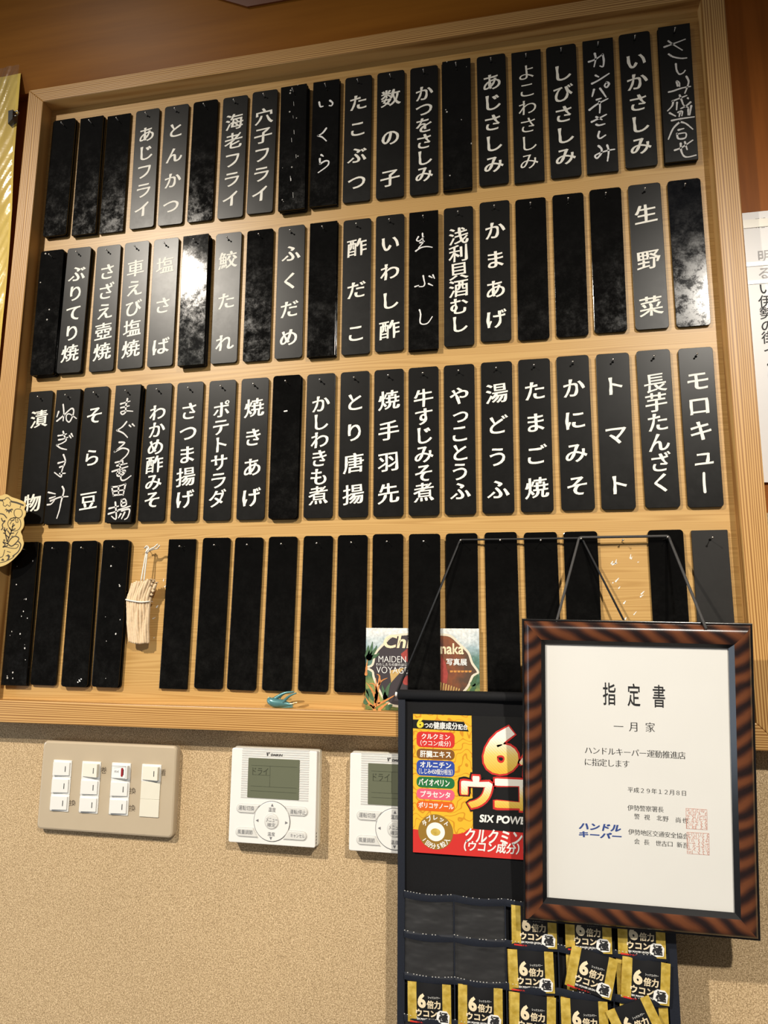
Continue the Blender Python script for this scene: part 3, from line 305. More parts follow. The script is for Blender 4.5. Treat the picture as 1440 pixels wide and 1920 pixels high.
def swirl_yellow():
    m, N, L, b = new_mat('yellow_card_print_with_swirls')
    tc = N.new('ShaderNodeTexCoord'); wv = N.new('ShaderNodeTexWave'); wv.wave_type = 'RINGS'; wv.inputs['Scale'].default_value = 30; wv.inputs['Distortion'].default_value = 14; wv.inputs['Detail'].default_value = 1; wv.inputs['Detail Scale'].default_value = 2
    mp = N.new('ShaderNodeMapping'); mp.inputs['Location'].default_value = (0.05, 0, 0.02); L.new(tc.outputs['Object'], mp.inputs[0]); L.new(mp.outputs[0], wv.inputs['Vector'])
    r = ramp(N, [(0.86, (0.80, 0.47, 0.035)), (0.96, (0.62, 0.27, 0.02))]); L.new(wv.outputs['Fac'], r.inputs['Fac'])
    L.new(r.outputs['Color'], b.inputs['Base Color']); b.inputs['Roughness'].default_value = 0.35
    return m
M['swirl_yellow'] = swirl_yellow()
def banner_mat():
    m, N, L, b = new_mat('golden_yellow_cloth')
    tc = N.new('ShaderNodeTexCoord'); mp = N.new('ShaderNodeMapping'); mp.inputs['Scale'].default_value = (40, 20, 8); L.new(tc.outputs['Object'], mp.inputs[0])
    nz = N.new('ShaderNodeTexNoise'); nz.inputs['Scale'].default_value = 1; nz.inputs['Detail'].default_value = 3; L.new(mp.outputs[0], nz.inputs['Vector'])
    r = ramp(N, [(0.3, (0.58, 0.39, 0.04)), (0.7, (0.78, 0.56, 0.09))]); L.new(nz.outputs['Fac'], r.inputs['Fac']); L.new(r.outputs['Color'], b.inputs['Base Color'])
    b.inputs['Roughness'].default_value = 0.6
    return m
M['banner'] = banner_mat()
def jungle_print():
    """printed postcard picture: pale sky, blue-green hills, leafy foreground"""
    m, N, L, b = new_mat('postcard_picture_print')
    tc = N.new('ShaderNodeTexCoord'); sx = N.new('ShaderNodeSeparateXYZ'); L.new(tc.outputs['Object'], sx.inputs[0])
    nz = N.new('ShaderNodeTexNoise'); nz.inputs['Scale'].default_value = 45; nz.inputs['Detail'].default_value = 4; L.new(tc.outputs['Object'], nz.inputs['Vector'])
    ad = N.new('ShaderNodeMath'); ad.operation = 'MULTIPLY_ADD'; ad.inputs[1].default_value = 0.05; L.new(nz.outputs['Fac'], ad.inputs[0]); L.new(sx.outputs['Z'], ad.inputs[2])
    mr = N.new('ShaderNodeMapRange'); mr.inputs[1].default_value = 0.015; mr.inputs[2].default_value = 0.130; L.new(ad.outputs[0], mr.inputs[0])
    r = ramp(N, [(0.0, (0.06, 0.09, 0.03)), (0.28, (0.32, 0.36, 0.10)), (0.48, (0.07, 0.15, 0.08)), (0.66, (0.12, 0.23, 0.19)), (0.80, (0.36, 0.47, 0.50)), (0.90, (0.66, 0.71, 0.71)), (0.97, (0.80, 0.80, 0.76))])
    L.new(mr.outputs[0], r.inputs['Fac'])
    n2 = N.new('ShaderNodeTexNoise'); n2.inputs['Scale'].default_value = 260; n2.inputs['Detail'].default_value = 3; L.new(tc.outputs['Object'], n2.inputs['Vector'])
    r2 = ramp(N, [(0.35, (0.7, 0.7, 0.7)), (0.65, (1.15, 1.15, 1.15))]); L.new(n2.outputs['Fac'], r2.inputs['Fac'])
    mx = N.new('ShaderNodeMix'); mx.data_type = 'RGBA'; mx.blend_type = 'MULTIPLY'; mx.inputs[0].default_value = 0.7
    L.new(r.outputs['Color'], mx.inputs[6]); L.new(r2.outputs['Color'], mx.inputs[7]); L.new(mx.outputs[2], b.inputs['Base Color'])
    b.inputs['Roughness'].default_value = 0.4
    return m
M['jungle'] = jungle_print()
def dusk_print():
    m, N, L, b = new_mat('dusky_oval_picture_print')
    tc = N.new('ShaderNodeTexCoord'); sx = N.new('ShaderNodeSeparateXYZ'); L.new(tc.outputs['Object'], sx.inputs[0])
    nz = N.new('ShaderNodeTexNoise'); nz.inputs['Scale'].default_value = 90; nz.inputs['Detail'].default_value = 4; L.new(tc.outputs['Object'], nz.inputs['Vector'])
    ad = N.new('ShaderNodeMath'); ad.operation = 'MULTIPLY_ADD'; ad.inputs[1].default_value = 0.06; L.new(nz.outputs['Fac'], ad.inputs[0]); L.new(sx.outputs['X'], ad.inputs[2])
    mr = N.new('ShaderNodeMapRange'); mr.inputs[1].default_value = 0.02; mr.inputs[2].default_value = 0.09; L.new(ad.outputs[0], mr.inputs[0])
    r = ramp(N, [(0.0, (0.055, 0.045, 0.05)), (0.4, (0.10, 0.045, 0.04)), (0.7, (0.24, 0.08, 0.035)), (1.0, (0.10, 0.06, 0.04))])
    L.new(mr.outputs[0], r.inputs['Fac']); L.new(r.outputs['Color'], b.inputs['Base Color']); b.inputs['Roughness'].default_value = 0.4
    return m
M['dusk'] = dusk_print()

# ------------------------------------------------------------------ mesh helpers
class MB:
    def __init__(s): s.v = []; s.f = []; s.mi = []; s.smooth = []
    def add(s, verts, faces, mi=0, smooth=False):
        k = len(s.v); s.v += [Vector(p) for p in verts]
        for f in faces: s.f.append([i + k for i in f]); s.mi.append(mi); s.smooth.append(smooth)
    def box(s, x0, x1, y0, y1, z0, z1, mi=0):
        s.add([(x0, y0, z0), (x1, y0, z0), (x1, y1, z0), (x0, y1, z0), (x0, y0, z1), (x1, y0, z1), (x1, y1, z1), (x0, y1, z1)],
              [(3, 2, 1, 0), (4, 5, 6, 7), (0, 1, 5, 4), (1, 2, 6, 5), (2, 3, 7, 6), (3, 0, 4, 7)], mi)
    def prism(s, out, y0, y1, bev=0.0, mi=0, back=True):
        """2D outline (x, z) counter-clockwise seen from the room; y0 is the face nearest the room"""
        n = len(out)
        rings = []
        if bev > 0: rings.append([(p[0], y0, p[1]) for p in inset(out, bev)]); rings.append([(p[0], y0 + bev * 0.3, p[1]) for p in inset(out, bev * 0.3)]); rings.append([(p[0], y0 + bev, p[1]) for p in out])
        else: rings.append([(p[0], y0, p[1]) for p in out])
        rings.append([(p[0], y1, p[1]) for p in out])
        vs = [p for r in rings for p in r]; fs = [list(range(n))]
        for k in range(len(rings) - 1):
            for i in range(n):
                j = (i + 1) % n
                fs.append([k * n + i, (k + 1) * n + i, (k + 1) * n + j, k * n + j])
        if back: fs.append(list(reversed(range((len(rings) - 1) * n, len(rings) * n))))
        s.add(vs, fs, mi)
    def flat(s, art, y, mi=0, T=None):
        """art: (verts2D, faces) laid at depth y (metres); T optional map"""
        vs, fs = art
        s.add([(p[0], y, p[1]) for p in vs], fs, mi)
    def tube(s, pts, r, n=8, mi=0, cap=True, closed=False):
        P = [Vector(p) for p in pts]; m = len(P); vs = []
        up = Vector((0, 0, 1))
        for i in range(m):
            if closed: t = P[(i + 1) % m] - P[i - 1]
            else: t = P[min(i + 1, m - 1)] - P[max(i - 1, 0)]
            t.normalize()
            a = t.cross(up if abs(t.z) < 0.9 else Vector((1, 0, 0))).normalized(); b = a.cross(t).normalized()
            rr = r[i] if isinstance(r, (list, tuple)) else r
            for k in range(n):
                w = 2 * math.pi * k / n
                vs.append(P[i] + a * (math.cos(w) * rr) + b * (math.sin(w) * rr))
        fs = []
        for i in range(m if closed else m - 1):
            q = (i + 1) % m
            for k in range(n):
                l = (k + 1) % n
                fs.append([i * n + k, i * n + l, q * n + l, q * n + k])
        if cap and not closed:
            fs.append(list(range(n))[::-1]); fs.append([(m - 1) * n + k for k in range(n)])
        s.add(vs, fs, mi, True)
    def ball(s, c, rx, ry, rz, mi=0, nu=10, nv=7):
        vs = [(c[0], c[1], c[2] + rz)]
        for i in range(1, nv):
            a = math.pi * i / nv
            for k in range(nu):
                w = 2 * math.pi * k / nu
                vs.append((c[0] + rx * math.sin(a) * math.cos(w), c[1] + ry * math.sin(a) * math.sin(w), c[2] + rz * math.cos(a)))
        vs.append((c[0], c[1], c[2] - rz)); e = len(vs) - 1; fs = []
        for k in range(nu): fs.append([0, 1 + k, 1 + (k + 1) % nu]); fs.append([e, e - nu + (k + 1) % nu, e - nu + k])
        for i in range(nv - 2):
            for k in range(nu):
                a = 1 + i * nu + k; b = 1 + i * nu + (k + 1) % nu
                fs.append([a, a + nu, b + nu, b])
        s.add(vs, fs, mi, True)
    def mesh(s, name, mats, origin=(0, 0, 0), rotinv=None):
        o = Vector(origin)
        me = bpy.data.meshes.new(name)
        me.from_pydata([tuple(v - o) for v in s.v], [], s.f)
        for m in (mats if isinstance(mats, (list, tuple)) else [mats]): me.materials.append(m)
        me.polygons.foreach_set('material_index', s.mi); me.polygons.foreach_set('use_smooth', s.smooth)
        me.update()
        return me
    def build(s, name, mats, parent=None, origin=None):
        """one mesh object; under a parent the vertices are taken relative to the parent's own place"""
        if origin is None: origin = parent['_o'] if parent is not None else (0, 0, 0)
        me = s.mesh(name, mats, origin)
        ob = bpy.data.objects.new(name, me); col.objects.link(ob)
        if parent is not None: ob.parent = parent
        else: ob.location = origin
        ob['_o'] = origin
        return ob
def inset(out, d):
    n = len(out); r = []
    for i in range(n):
        a, p, c = Vector(out[i - 1]), Vector(out[i]), Vector(out[(i + 1) % n])
        e1 = (p - a).normalized() if (p - a).length > 1e-9 else Vector((1, 0)); e2 = (c - p).normalized() if (c - p).length > 1e-9 else e1
        n1 = Vector((-e1.y, e1.x)); n2 = Vector((-e2.y, e2.x)); m = (n1 + n2)
        if m.length < 1e-6: m = n1
        m.normalize(); k = max(0.4, m.dot(n1))
        q = p + m * (d / k); r.append((q.x, q.y))
    return r
def rrect(cx, cz, w, h, r, n=4):
    pts = []
    r = min(r, w / 2 - 1e-6, h / 2 - 1e-6)
    for sx, sz, a0 in ((1, -1, -90), (1, 1, 0), (-1, 1, 90), (-1, -1, 180)):
        for k in range(n + 1):
            a = math.radians(a0 + 90 * k / n)
            pts.append((cx + sx * (w / 2 - r) + r * math.cos(a), cz + sz * (h / 2 - r) + r * math.sin(a)))
    return pts
def ellipse(cx, cz, rx, rz, n=32): return [(cx + rx * math.cos(2 * math.pi * k / n), cz + rz * math.sin(2 * math.pi * k / n)) for k in range(n)]
def poly(out):
    if sum(out[i - 1][0] * out[i][1] - out[i][0] * out[i - 1][1] for i in range(len(out))) < 0: out = out[::-1]
    return (list(out), [list(range(len(out)))])
def tri_poly(out):
    """filled outline that may be concave"""
    from mathutils.geometry import tessellate_polygon
    if sum(out[i - 1][0] * out[i][1] - out[i][0] * out[i - 1][1] for i in range(len(out))) < 0: out = out[::-1]
    t = tessellate_polygon([[Vector((p[0], p[1], 0)) for p in out]])
    fs = []
    for a, b, c in t:
        A, B, Cc = out[a], out[b], out[c]
        fs.append([a, b, c] if (B[0] - A[0]) * (Cc[1] - A[1]) - (B[1] - A[1]) * (Cc[0] - A[0]) > 0 else [a, c, b])
    return (list(out), fs)
def smooth_line(P, k=6, closed=False):
    n = len(P); out = []
    if n == 2 and not closed: return [(P[0][0] + (P[1][0] - P[0][0]) * t / k, P[0][1] + (P[1][1] - P[0][1]) * t / k) for t in range(k + 1)]
    segs = n if closed else n - 1
    g = (lambda i: P[i % n]) if closed else (lambda i: P[max(0, min(n - 1, i))])
    for i in range(segs):
        p0, p1, p2, p3 = g(i - 1), g(i), g(i + 1), g(i + 2)
        for t in range(k):
            t = t / k
            out.append(tuple(0.5 * (2 * p1[d] + (p2[d] - p0[d]) * t + (2 * p0[d] - 5 * p1[d] + 4 * p2[d] - p3[d]) * t * t + (3 * p1[d] - p0[d] - 3 * p2[d] + p3[d]) * t ** 3) for d in (0, 1)))
    if not closed: out.append(tuple(P[-1]))
    return out
def ribbon(P, w, taper=(1, 1), wob=0.0, closed=False, k=6, cap=True):
    S = smooth_line(P, k, closed); n = len(S); L_, R_ = [], []
    for i in range(n):
        a = S[i - 1] if (i > 0 or closed) else S[0]; b = S[(i + 1) % n] if (i < n - 1 or closed) else S[n - 1]
        d = Vector((b[0] - a[0], b[1] - a[1]))
        d = d.normalized() if d.length > 1e-9 else Vector((1, 0)); nn = Vector((-d.y, d.x))
        t = i / max(1, n - 1); ww = w / 2 * (taper[0] + (taper[1] - taper[0]) * t) * (1 + wob * random.uniform(-1, 1))
        L_.append((S[i][0] + nn.x * ww, S[i][1] + nn.y * ww)); R_.append((S[i][0] - nn.x * ww, S[i][1] - nn.y * ww))
    vs = R_ + L_; fs = []
    for i in range(n if closed else n - 1):
        j = (i + 1) % n; fs.append([i, j, n + j, n + i])
    if cap and not closed:
        for e, sgn in ((0, -1), (n - 1, 1)):
            a, b = Vector(R_[e]), Vector(L_[e]); c = (a + b) / 2; r = (b - a).length / 2
            u = (a - c)
            base = len(vs); m = 5
            ring = []
            for q in range(1, m):
                an = math.pi * q / m * sgn
                x = u.x * math.cos(an) - u.y * math.sin(an); y = u.x * math.sin(an) + u.y * math.cos(an)
                vs.append((c.x + x, c.y + y)); ring.append(base + q - 1)
            loop = [e] + ring + [n + e]
            fs.append(loop if sgn > 0 else loop[::-1])
    return (vs, fs)
def mm(P): return [(p[0] * MM, p[1] * MM) for p in P]

# ------------------------------------------------------------------ lettering
_tc = bpy.data.curves.new('lettering_source', 'FONT'); _tc.resolution_u = 4; _tc.fill_mode = 'FRONT'
_to = bpy.data.objects.new('lettering_source', _tc); col.objects.link(_to)
def _raw(text):
    _tc.body = text
    dg = bpy.context.evaluated_depsgraph_get(); dg.update()
    me = bpy.data.meshes.new_from_object(_to.evaluated_get(dg))
    bm = bmesh.new(); bm.from_mesh(me); bpy.data.meshes.remove(me)
    bmesh.ops.remove_doubles(bm, verts=bm.verts, dist=1e-5)
    bm.verts.ensure_lookup_table()
    V = [(v.co.x, v.co.y) for v in bm.verts]; F = []
    for f in bm.faces:
        ids = [v.index for v in f.verts]
        F.append(ids if f.normal.z >= 0 else ids[::-1])
    bm.free()
    return V, F
def _bb(V): return min(p[0] for p in V), max(p[0] for p in V), min(p[1] for p in V), max(p[1] for p in V)
_b1 = _bb(_raw('国')[0]); _b2 = _bb(_raw('国国')[0])
ADV = _b2[1] - _b1[1]; ZC = (_b1[2] + _b1[3]) / 2
STY = dict(kaisho=(0.028, 0.008, 0.14, 0.6), brush=(0.006, -0.006, 0.13, 0.6), gothic=(0.030, 0.026, 0.0, 0.0), heavy=(0.048, 0.044, 0.0, 0.0), fat=(0.05, 0.05, 0, 0), num=(0.03, 0.012, 0, 0), num_rim=(0.055, 0.045, 0, 0), num_rim2=(0.08, 0.08, 0, 0), mincho=(0.004, -0.017, 0.0, 0.1), plain=(0, 0, 0, 0), semi=(0.012, 0.010, 0, 0), thin=(-0.012, -0.012, 0, 0), marker=(-0.008, -0.010, 0.10, 0.5))
_gc = {}
def glyphs(text, style):
    """outline of a piece of writing, one em wide per full-width character, stroke weight set per style"""
    key = (text, style)
    if key in _gc: return _gc[key]
    dx, dy, shear, var = STY[style]
    V, F = _raw(text)
    V = [((x - 0.0) / ADV, (y - ZC) / ADV) for x, y in V]
    cnt = {}
    for f in F:
        for i in range(len(f)):
            a, b = f[i], f[(i + 1) % len(f)]
            cnt[(a, b)] = cnt.get((a, b), 0) + 1
    nx = [0.0] * len(V); nz = [0.0] * len(V)
    for (a, b) in cnt:
        if (b, a) in cnt: continue
        ex, ez = V[b][0] - V[a][0], V[b][1] - V[a][1]
        l = math.hypot(ex, ez)
        if l < 1e-9: continue
        for q in (a, b): nx[q] += ez / l; nz[q] += -ex / l
    out = []
    for i, (x, z) in enumerate(V):
        l = math.hypot(nx[i], nz[i])
        if l > 1e-6:
            k = 1 + var * (math.sin(9.1 * x + 5.3 * z + 1.1) * math.cos(7.7 * z - 4.1 * x) + 0.5 * math.sin(17 * x - 11 * z))
            s = 1.0 / max(l / 2, 0.6)
            xx = x + nx[i] / 2 * s * dx * k; zz = z + nz[i] / 2 * s * dy * k
        else: xx, zz = x, z
        if shear:
            zz += shear * (xx - 0.5) + 0.012 * math.sin(6 * xx); xx += 0.010 * math.sin(7 * zz + 2)
        out.append((xx, zz))
    _gc[key] = (out, F)
    return _gc[key]
def put_char(mb, ch, cx, cz, w, h, y, style, mi=0):
    """one full-width character in its square of w x h"""
    V, F = glyphs(ch, style)
    mb.flat(([(cx + (x - 0.5) * w, cz + z * h) for x, z in V], F), y, mi)
def put_fit(mb, text, box_, y, style, mi=0, slant=0.0, wide=None):
    """a line of writing scaled to fill its box (cx, cz, w, h)"""
    cx, cz, w, h = box_
    V, F = glyphs(text, style); a, b, c, d = _bb(V)
    V2 = [((x - (a + b) / 2) / (b - a) * w, (z - (c + d) / 2) / (d - c) * h) for x, z in V]
    mb.flat(([(cx + x + slant * z, cz + z) for x, z in V2], F), y, mi)
def bx(b): return tuple(v * MM for v in b)

# ------------------------------------------------------------------ things and tags
def tag(o, label=None, cat=None, group=None, kind=None):
    if label: o['label'] = label
    if cat: o['category'] = cat
    if group: o['group'] = group
    if kind: o['kind'] = kind
    return o
def thing(name, label, cat, loc, group=None):
    o = bpy.data.objects.new(name, None); col.objects.link(o); o.location = loc; o.empty_display_size = 0.02
    o['_o'] = tuple(loc)
    return tag(o, label, cat, group)

# ================================================================== SETTING
WALL_Y = 0.0125
mb = MB(); mb.box(-2.2, 1.6, WALL_Y, WALL_Y + 0.08, 0.0, 1.60); tag(mb.build('wall_back', M['sand']), kind='structure')
mb = MB(); mb.box(-2.2, 1.6, WALL_Y, WALL_Y + 0.08, 1.60, 3.0); tag(mb.build('wall_upper', M['wall_wood']), kind='structure')
a15 = math.radians(15); SV = Vector((0, -math.sin(a15), math.cos(a15))); SN = Vector((0, -math.cos(a15), -math.sin(a15))); S0 = Vector((0, -0.004, 2.3565))
def slab(name, outline, t0, t1, mat):
    """board lying on the slope above the menu board; outline in (x, distance up the slope)"""
    mb = MB(); n = len(outline)
    P = [S0 + Vector((x, 0, 0)) + SV * s for x, s in outline]
    vs = [p + SN * t1 for p in P] + [p + SN * t0 for p in P]
    fs = [list(range(n)), list(reversed(range(n, 2 * n)))] + [[i, n + i, n + (i + 1) % n, (i + 1) % n] for i in range(n)]
    mb.add(vs, fs)
    return tag(mb.build(name, mat), kind='structure')
slab('trim_1', [(-1.6, 0.010), (1.2, 0.010), (1.2, 0.62), (-1.6, 0.62)], -0.02, 0.0, M['soffit_wood'])
slab('trim_2', [(-0.421, 0.086), (1.2, 0.086), (1.2, 0.30), (-0.93, 0.30)], 0.0, 0.004, M['beam_wood'])

# ================================================================== MENU BOARD
BX0, BX1, BZ0, BZ1 = -0.8165, 0.2885, 1.3130, 2.3555
RW, RF = 0.0300, -0.0240
RWB = 0.0310
board = thing('menu_board', 'large pale wooden wall board with cedar frame holding rows of black menu plaques', 'menu board', (-0.264, 0.0, BZ0))
mb = MB(); mb.box(BX0 + 0.01, BX1 - 0.01, 0.0, 0.008, BZ0 + 0.01, BZ1 - 0.01); mb.build('back_panel', M['panel'], board)
O4 = [(BX0, BZ0), (BX1, BZ0), (BX1, BZ1), (BX0, BZ1)]
I4 = [(BX0 + RW, BZ0 + RWB), (BX1 - RW, BZ0 + RWB), (BX1 - RW, BZ1 - RW + 0.004), (BX0 + RW, BZ1 - RW + 0.004)]
for k, (nm, mt) in enumerate((('frame_rail', 'rail_h'), ('frame_rail', 'rail_v'), ('frame_rail', 'rail_h'), ('frame_rail', 'rail_v'))):
    j = (k + 1) % 4
    q = [O4[k], O4[j], I4[j], I4[k]]
    mb = MB(); mb.prism(q, RF, 0.012, 0.0012); mb.build(nm, M[mt], board)

# nails
def nail_mesh(length):
    mb = MB()
    mb.tube([(0, 0.002, 0), (0, -length, 0.0012)], 0.0006, 6)
    mb.ball((0, -length, 0.0012), 0.0014, 0.0008, 0.0014, 0, 8, 5)
    return mb.mesh('nail', M['nail'])
NM = {n: nail_mesh(0.0085 + 0.0035 * n) for n in (0, 1, 2, 3)}
NAILS = {}
def put_nail(x, z, n):
    o = bpy.data.objects.new('nail', NM[n]); col.objects.link(o); o.parent = board
    o.location = Vector((x, 0, z)) - Vector(board.location); return o

# ================================================================== PLAQUES
PW, PL, PT = 0.0430, 0.2145, 0.0032
sharp = {(0, 1), (0, 2), (0, 8), (0, 9), (0, 13), (0, 15), (0, 17), (0, 19), (1, 5), (1, 9), (1, 12), (2, 1), (2, 3), (3, 0), (3, 5), (3, 19)}
TEXT = {(0, 3): ('あじフライ', 'horse mackerel fry'), (0, 4): ('とんかつ', 'pork cutlet'), (0, 6): ('海老フライ', 'prawn fry'), (0, 7): ('穴子フライ', 'conger eel fry'),
 (0, 9): ('いくら', 'salmon roe'), (0, 10): ('たこぶつ', 'octopus chunks'), (0, 11): ('数の子', 'herring roe'), (0, 12): ('かつをさしみ', 'bonito sashimi'), (0, 14): ('あじさしみ', 'horse mackerel sashimi'),
 (0, 15): ('よこわさしみ', 'young tuna sashimi'), (0, 16): ('しびさしみ', 'shibi tuna sashimi'), (0, 17): ('カンパチさしみ', 'amberjack sashimi'), (0, 18): ('いかさしみ', 'squid sashimi'), (0, 19): ('さしみ盛合せ', 'sashimi platter'),
 (1, 1): ('ぶりてり焼', 'yellowtail teriyaki'), (1, 2): ('さざえ壺焼', 'turban shell grill'), (1, 3): ('車えび塩焼', 'salted prawn grill'), (1, 4): ('塩さば', 'salted mackerel'), (1, 6): ('鮫たれ', 'shark jerky'), (1, 8): ('ふくだめ', 'small abalone'),
 (1, 10): ('酢だこ', 'vinegared octopus'), (1, 11): ('いわし酢', 'vinegared sardine'), (1, 12): ('生ぶし', 'half-dried bonito'), (1, 13): ('浅利貝酒むし', 'sake-steamed clams'), (1, 14): ('かまあげ', 'kama-age'), (1, 18): ('生野菜', 'raw vegetables'),
 (2, 0): ('漬物', 'pickles'), (2, 1): ('ねぎま汁', 'leek and tuna soup'), (2, 2): ('そら豆', 'broad beans'), (2, 3): ('まぐろ竜田揚', 'fried tuna'), (2, 4): ('わかめ酢みそ', 'seaweed in vinegar miso'), (2, 5): ('さつま揚げ', 'fried fish cake'), (2, 6): ('ポテトサラダ', 'potato salad'),
 (2, 7): ('焼きあげ', 'grilled tofu skin'), (2, 9): ('かしわきも煮', 'simmered chicken liver'), (2, 10): ('とり唐揚', 'fried chicken'), (2, 11): ('焼手羽先', 'grilled chicken wings'), (2, 12): ('牛すじみそ煮', 'beef tendon in miso'), (2, 13): ('やっことうふ', 'cold tofu'), (2, 14): ('湯どうふ', 'hot tofu'),
 (2, 15): ('たまご焼', 'rolled omelette'), (2, 16): ('かにみそ', 'crab miso'), (2, 17): ('トマト', 'tomato'), (2, 18): ('長芋たんざく', 'yam strips'), (2, 19): ('モロキュー', 'cucumber with miso')}
HAND = set(HANDWRITING)
ROWN = ['top', 'second', 'third', 'bottom']
GROUP = 'black plaques on the menu board'
def ordw(k): return ['first', 'second', 'third', 'fourth', 'fifth', 'sixth', 'seventh', 'eighth', 'ninth', 'tenth', 'eleventh', 'twelfth', 'thirteenth', 'fourteenth', 'fifteenth', 'sixteenth', 'seventeenth', 'eighteenth', 'nineteenth', 'twentieth'][k]
BLANK = {(0, 0): 'glossy blank plaque at the far left of the top row, pale smears at its foot', (0, 1): 'square-cornered blank plaque second from left in the top row', (0, 2): 'square-cornered blank plaque third from left in the top row',
 (0, 5): 'blank glossy plaque between the とんかつ and 海老フライ plaques', (0, 8): 'thick square-cornered blank plaque with chalk streaks, right of 穴子フライ', (0, 13): 'square-cornered blank plaque with chalk flecks between かつをさしみ and あじさしみ',
 (1, 0): 'scratched thick blank plaque at the far left of the second row', (1, 5): 'mirror-bright worn blank plaque between 塩さば and 鮫たれ', (1, 7): 'smudged blank plaque between the 鮫たれ and ふくだめ plaques', (1, 9): 'square-cornered blank plaque between the ふくだめ and 酢だこ plaques',
 (1, 15): 'blank glossy plaque immediately right of the かまあげ plaque', (1, 16): 'blank glossy plaque second to the right of かまあげ', (1, 17): 'blank glossy plaque immediately left of the 生野菜 plaque', (1, 19): 'heavily smudged blue-black plaque at the far right of the second row',
 (2, 8): 'blank plaque with a chalk dash between 焼きあげ and かしわきも煮',
 (3, 0): 'chalk-specked blank plaque at the far left of the bottom row, behind the gold ornament', (3, 1): 'blank plaque second from left in the bottom row, slim gap to its neighbours', (3, 2): 'blank plaque in the bottom row with a white fleck at its foot', (3, 3): 'thick blank plaque just left of the hanging strip bundle',
 (3, 5): 'square-cornered blank plaque just right of the hanging strip bundle', (3, 6): 'blank plaque in the bottom row, second to the right of the strip bundle', (3, 7): 'blank plaque in the bottom row, third to the right of the strip bundle', (3, 8): 'blank plaque in the bottom row directly above the teal swallow ornament',
 (3, 9): 'blank plaque in the bottom row just right of the swallow ornament', (3, 10): 'blank plaque in the bottom row just left of the postcard', (3, 11): 'blank plaque with its foot behind the left half of the postcard', (3, 12): 'blank plaque hanging in front of the postcard', (3, 13): 'blank plaque under the left cord nail, its foot behind the postcard',
 (3, 14): 'blank bottom-row plaque just right of the postcard', (3, 15): 'blank bottom-row plaque above the left corner of the framed certificate', (3, 16): 'blank bottom-row plaque under the nail carrying two cords', (3, 18): 'blank bottom-row plaque under the right cord nail', (3, 19): 'dull charcoal square-cornered plaque at the far right of the bottom row'}
FIN = {(0, 8): 'gloss_specked', (0, 13): 'gloss_specked', (1, 5): 'worn', (2, 8): 'gloss', (3, 0): 'gloss_specked', (3, 2): 'gloss', (3, 3): 'gloss_specked', (3, 19): 'dull', (1, 0): 'gloss_specked', (1, 19): 'smudged'}
PLACE = {(0, 0): 'far left, top row', (0, 1): 'second from left, top row', (0, 8): 'just right of 穴子フライ', (0, 13): 'just left of あじさしみ', (1, 0): 'far left, second row',
 (1, 5): 'just left of 鮫たれ', (1, 9): 'just left of 酢だこ', (2, 8): 'just right of 焼きあげ', (3, 0): 'far left, bottom row', (3, 2): 'third from left, bottom row', (3, 3): 'just left of the strip bundle'}
_pm = {}
def plaque_mesh(kind, fin):
    if (kind, fin) not in _pm:
        mb = MB(); mb.prism(rrect(0, 0, PW, PL, 0.0045 if kind == 'round' else 0.0009, 4 if kind == 'round' else 2), 0.0, PT, 0.0004)
        _pm[(kind, fin)] = mb.mesh('menu_plaque', M[fin])
    return _pm[(kind, fin)]
mb = MB(); mb.flat(poly(ellipse(0, 0, 0.0017, 0.0017, 14)), -0.00012); HOLE = mb.mesh('nail_hole', M['hole'])
def plaque(kind, fin, x, y, z, rot, label):
    o = bpy.data.objects.new('menu_plaque', plaque_mesh(kind, fin)); col.objects.link(o)
    o.location = (x, y, z); o.rotation_euler = (0, -math.radians(rot), 0); o['_o'] = (0, 0, 0)
    tag(o, label, 'menu plaque', GROUP)
    return o
NZ = PL / 2 - 0.0125
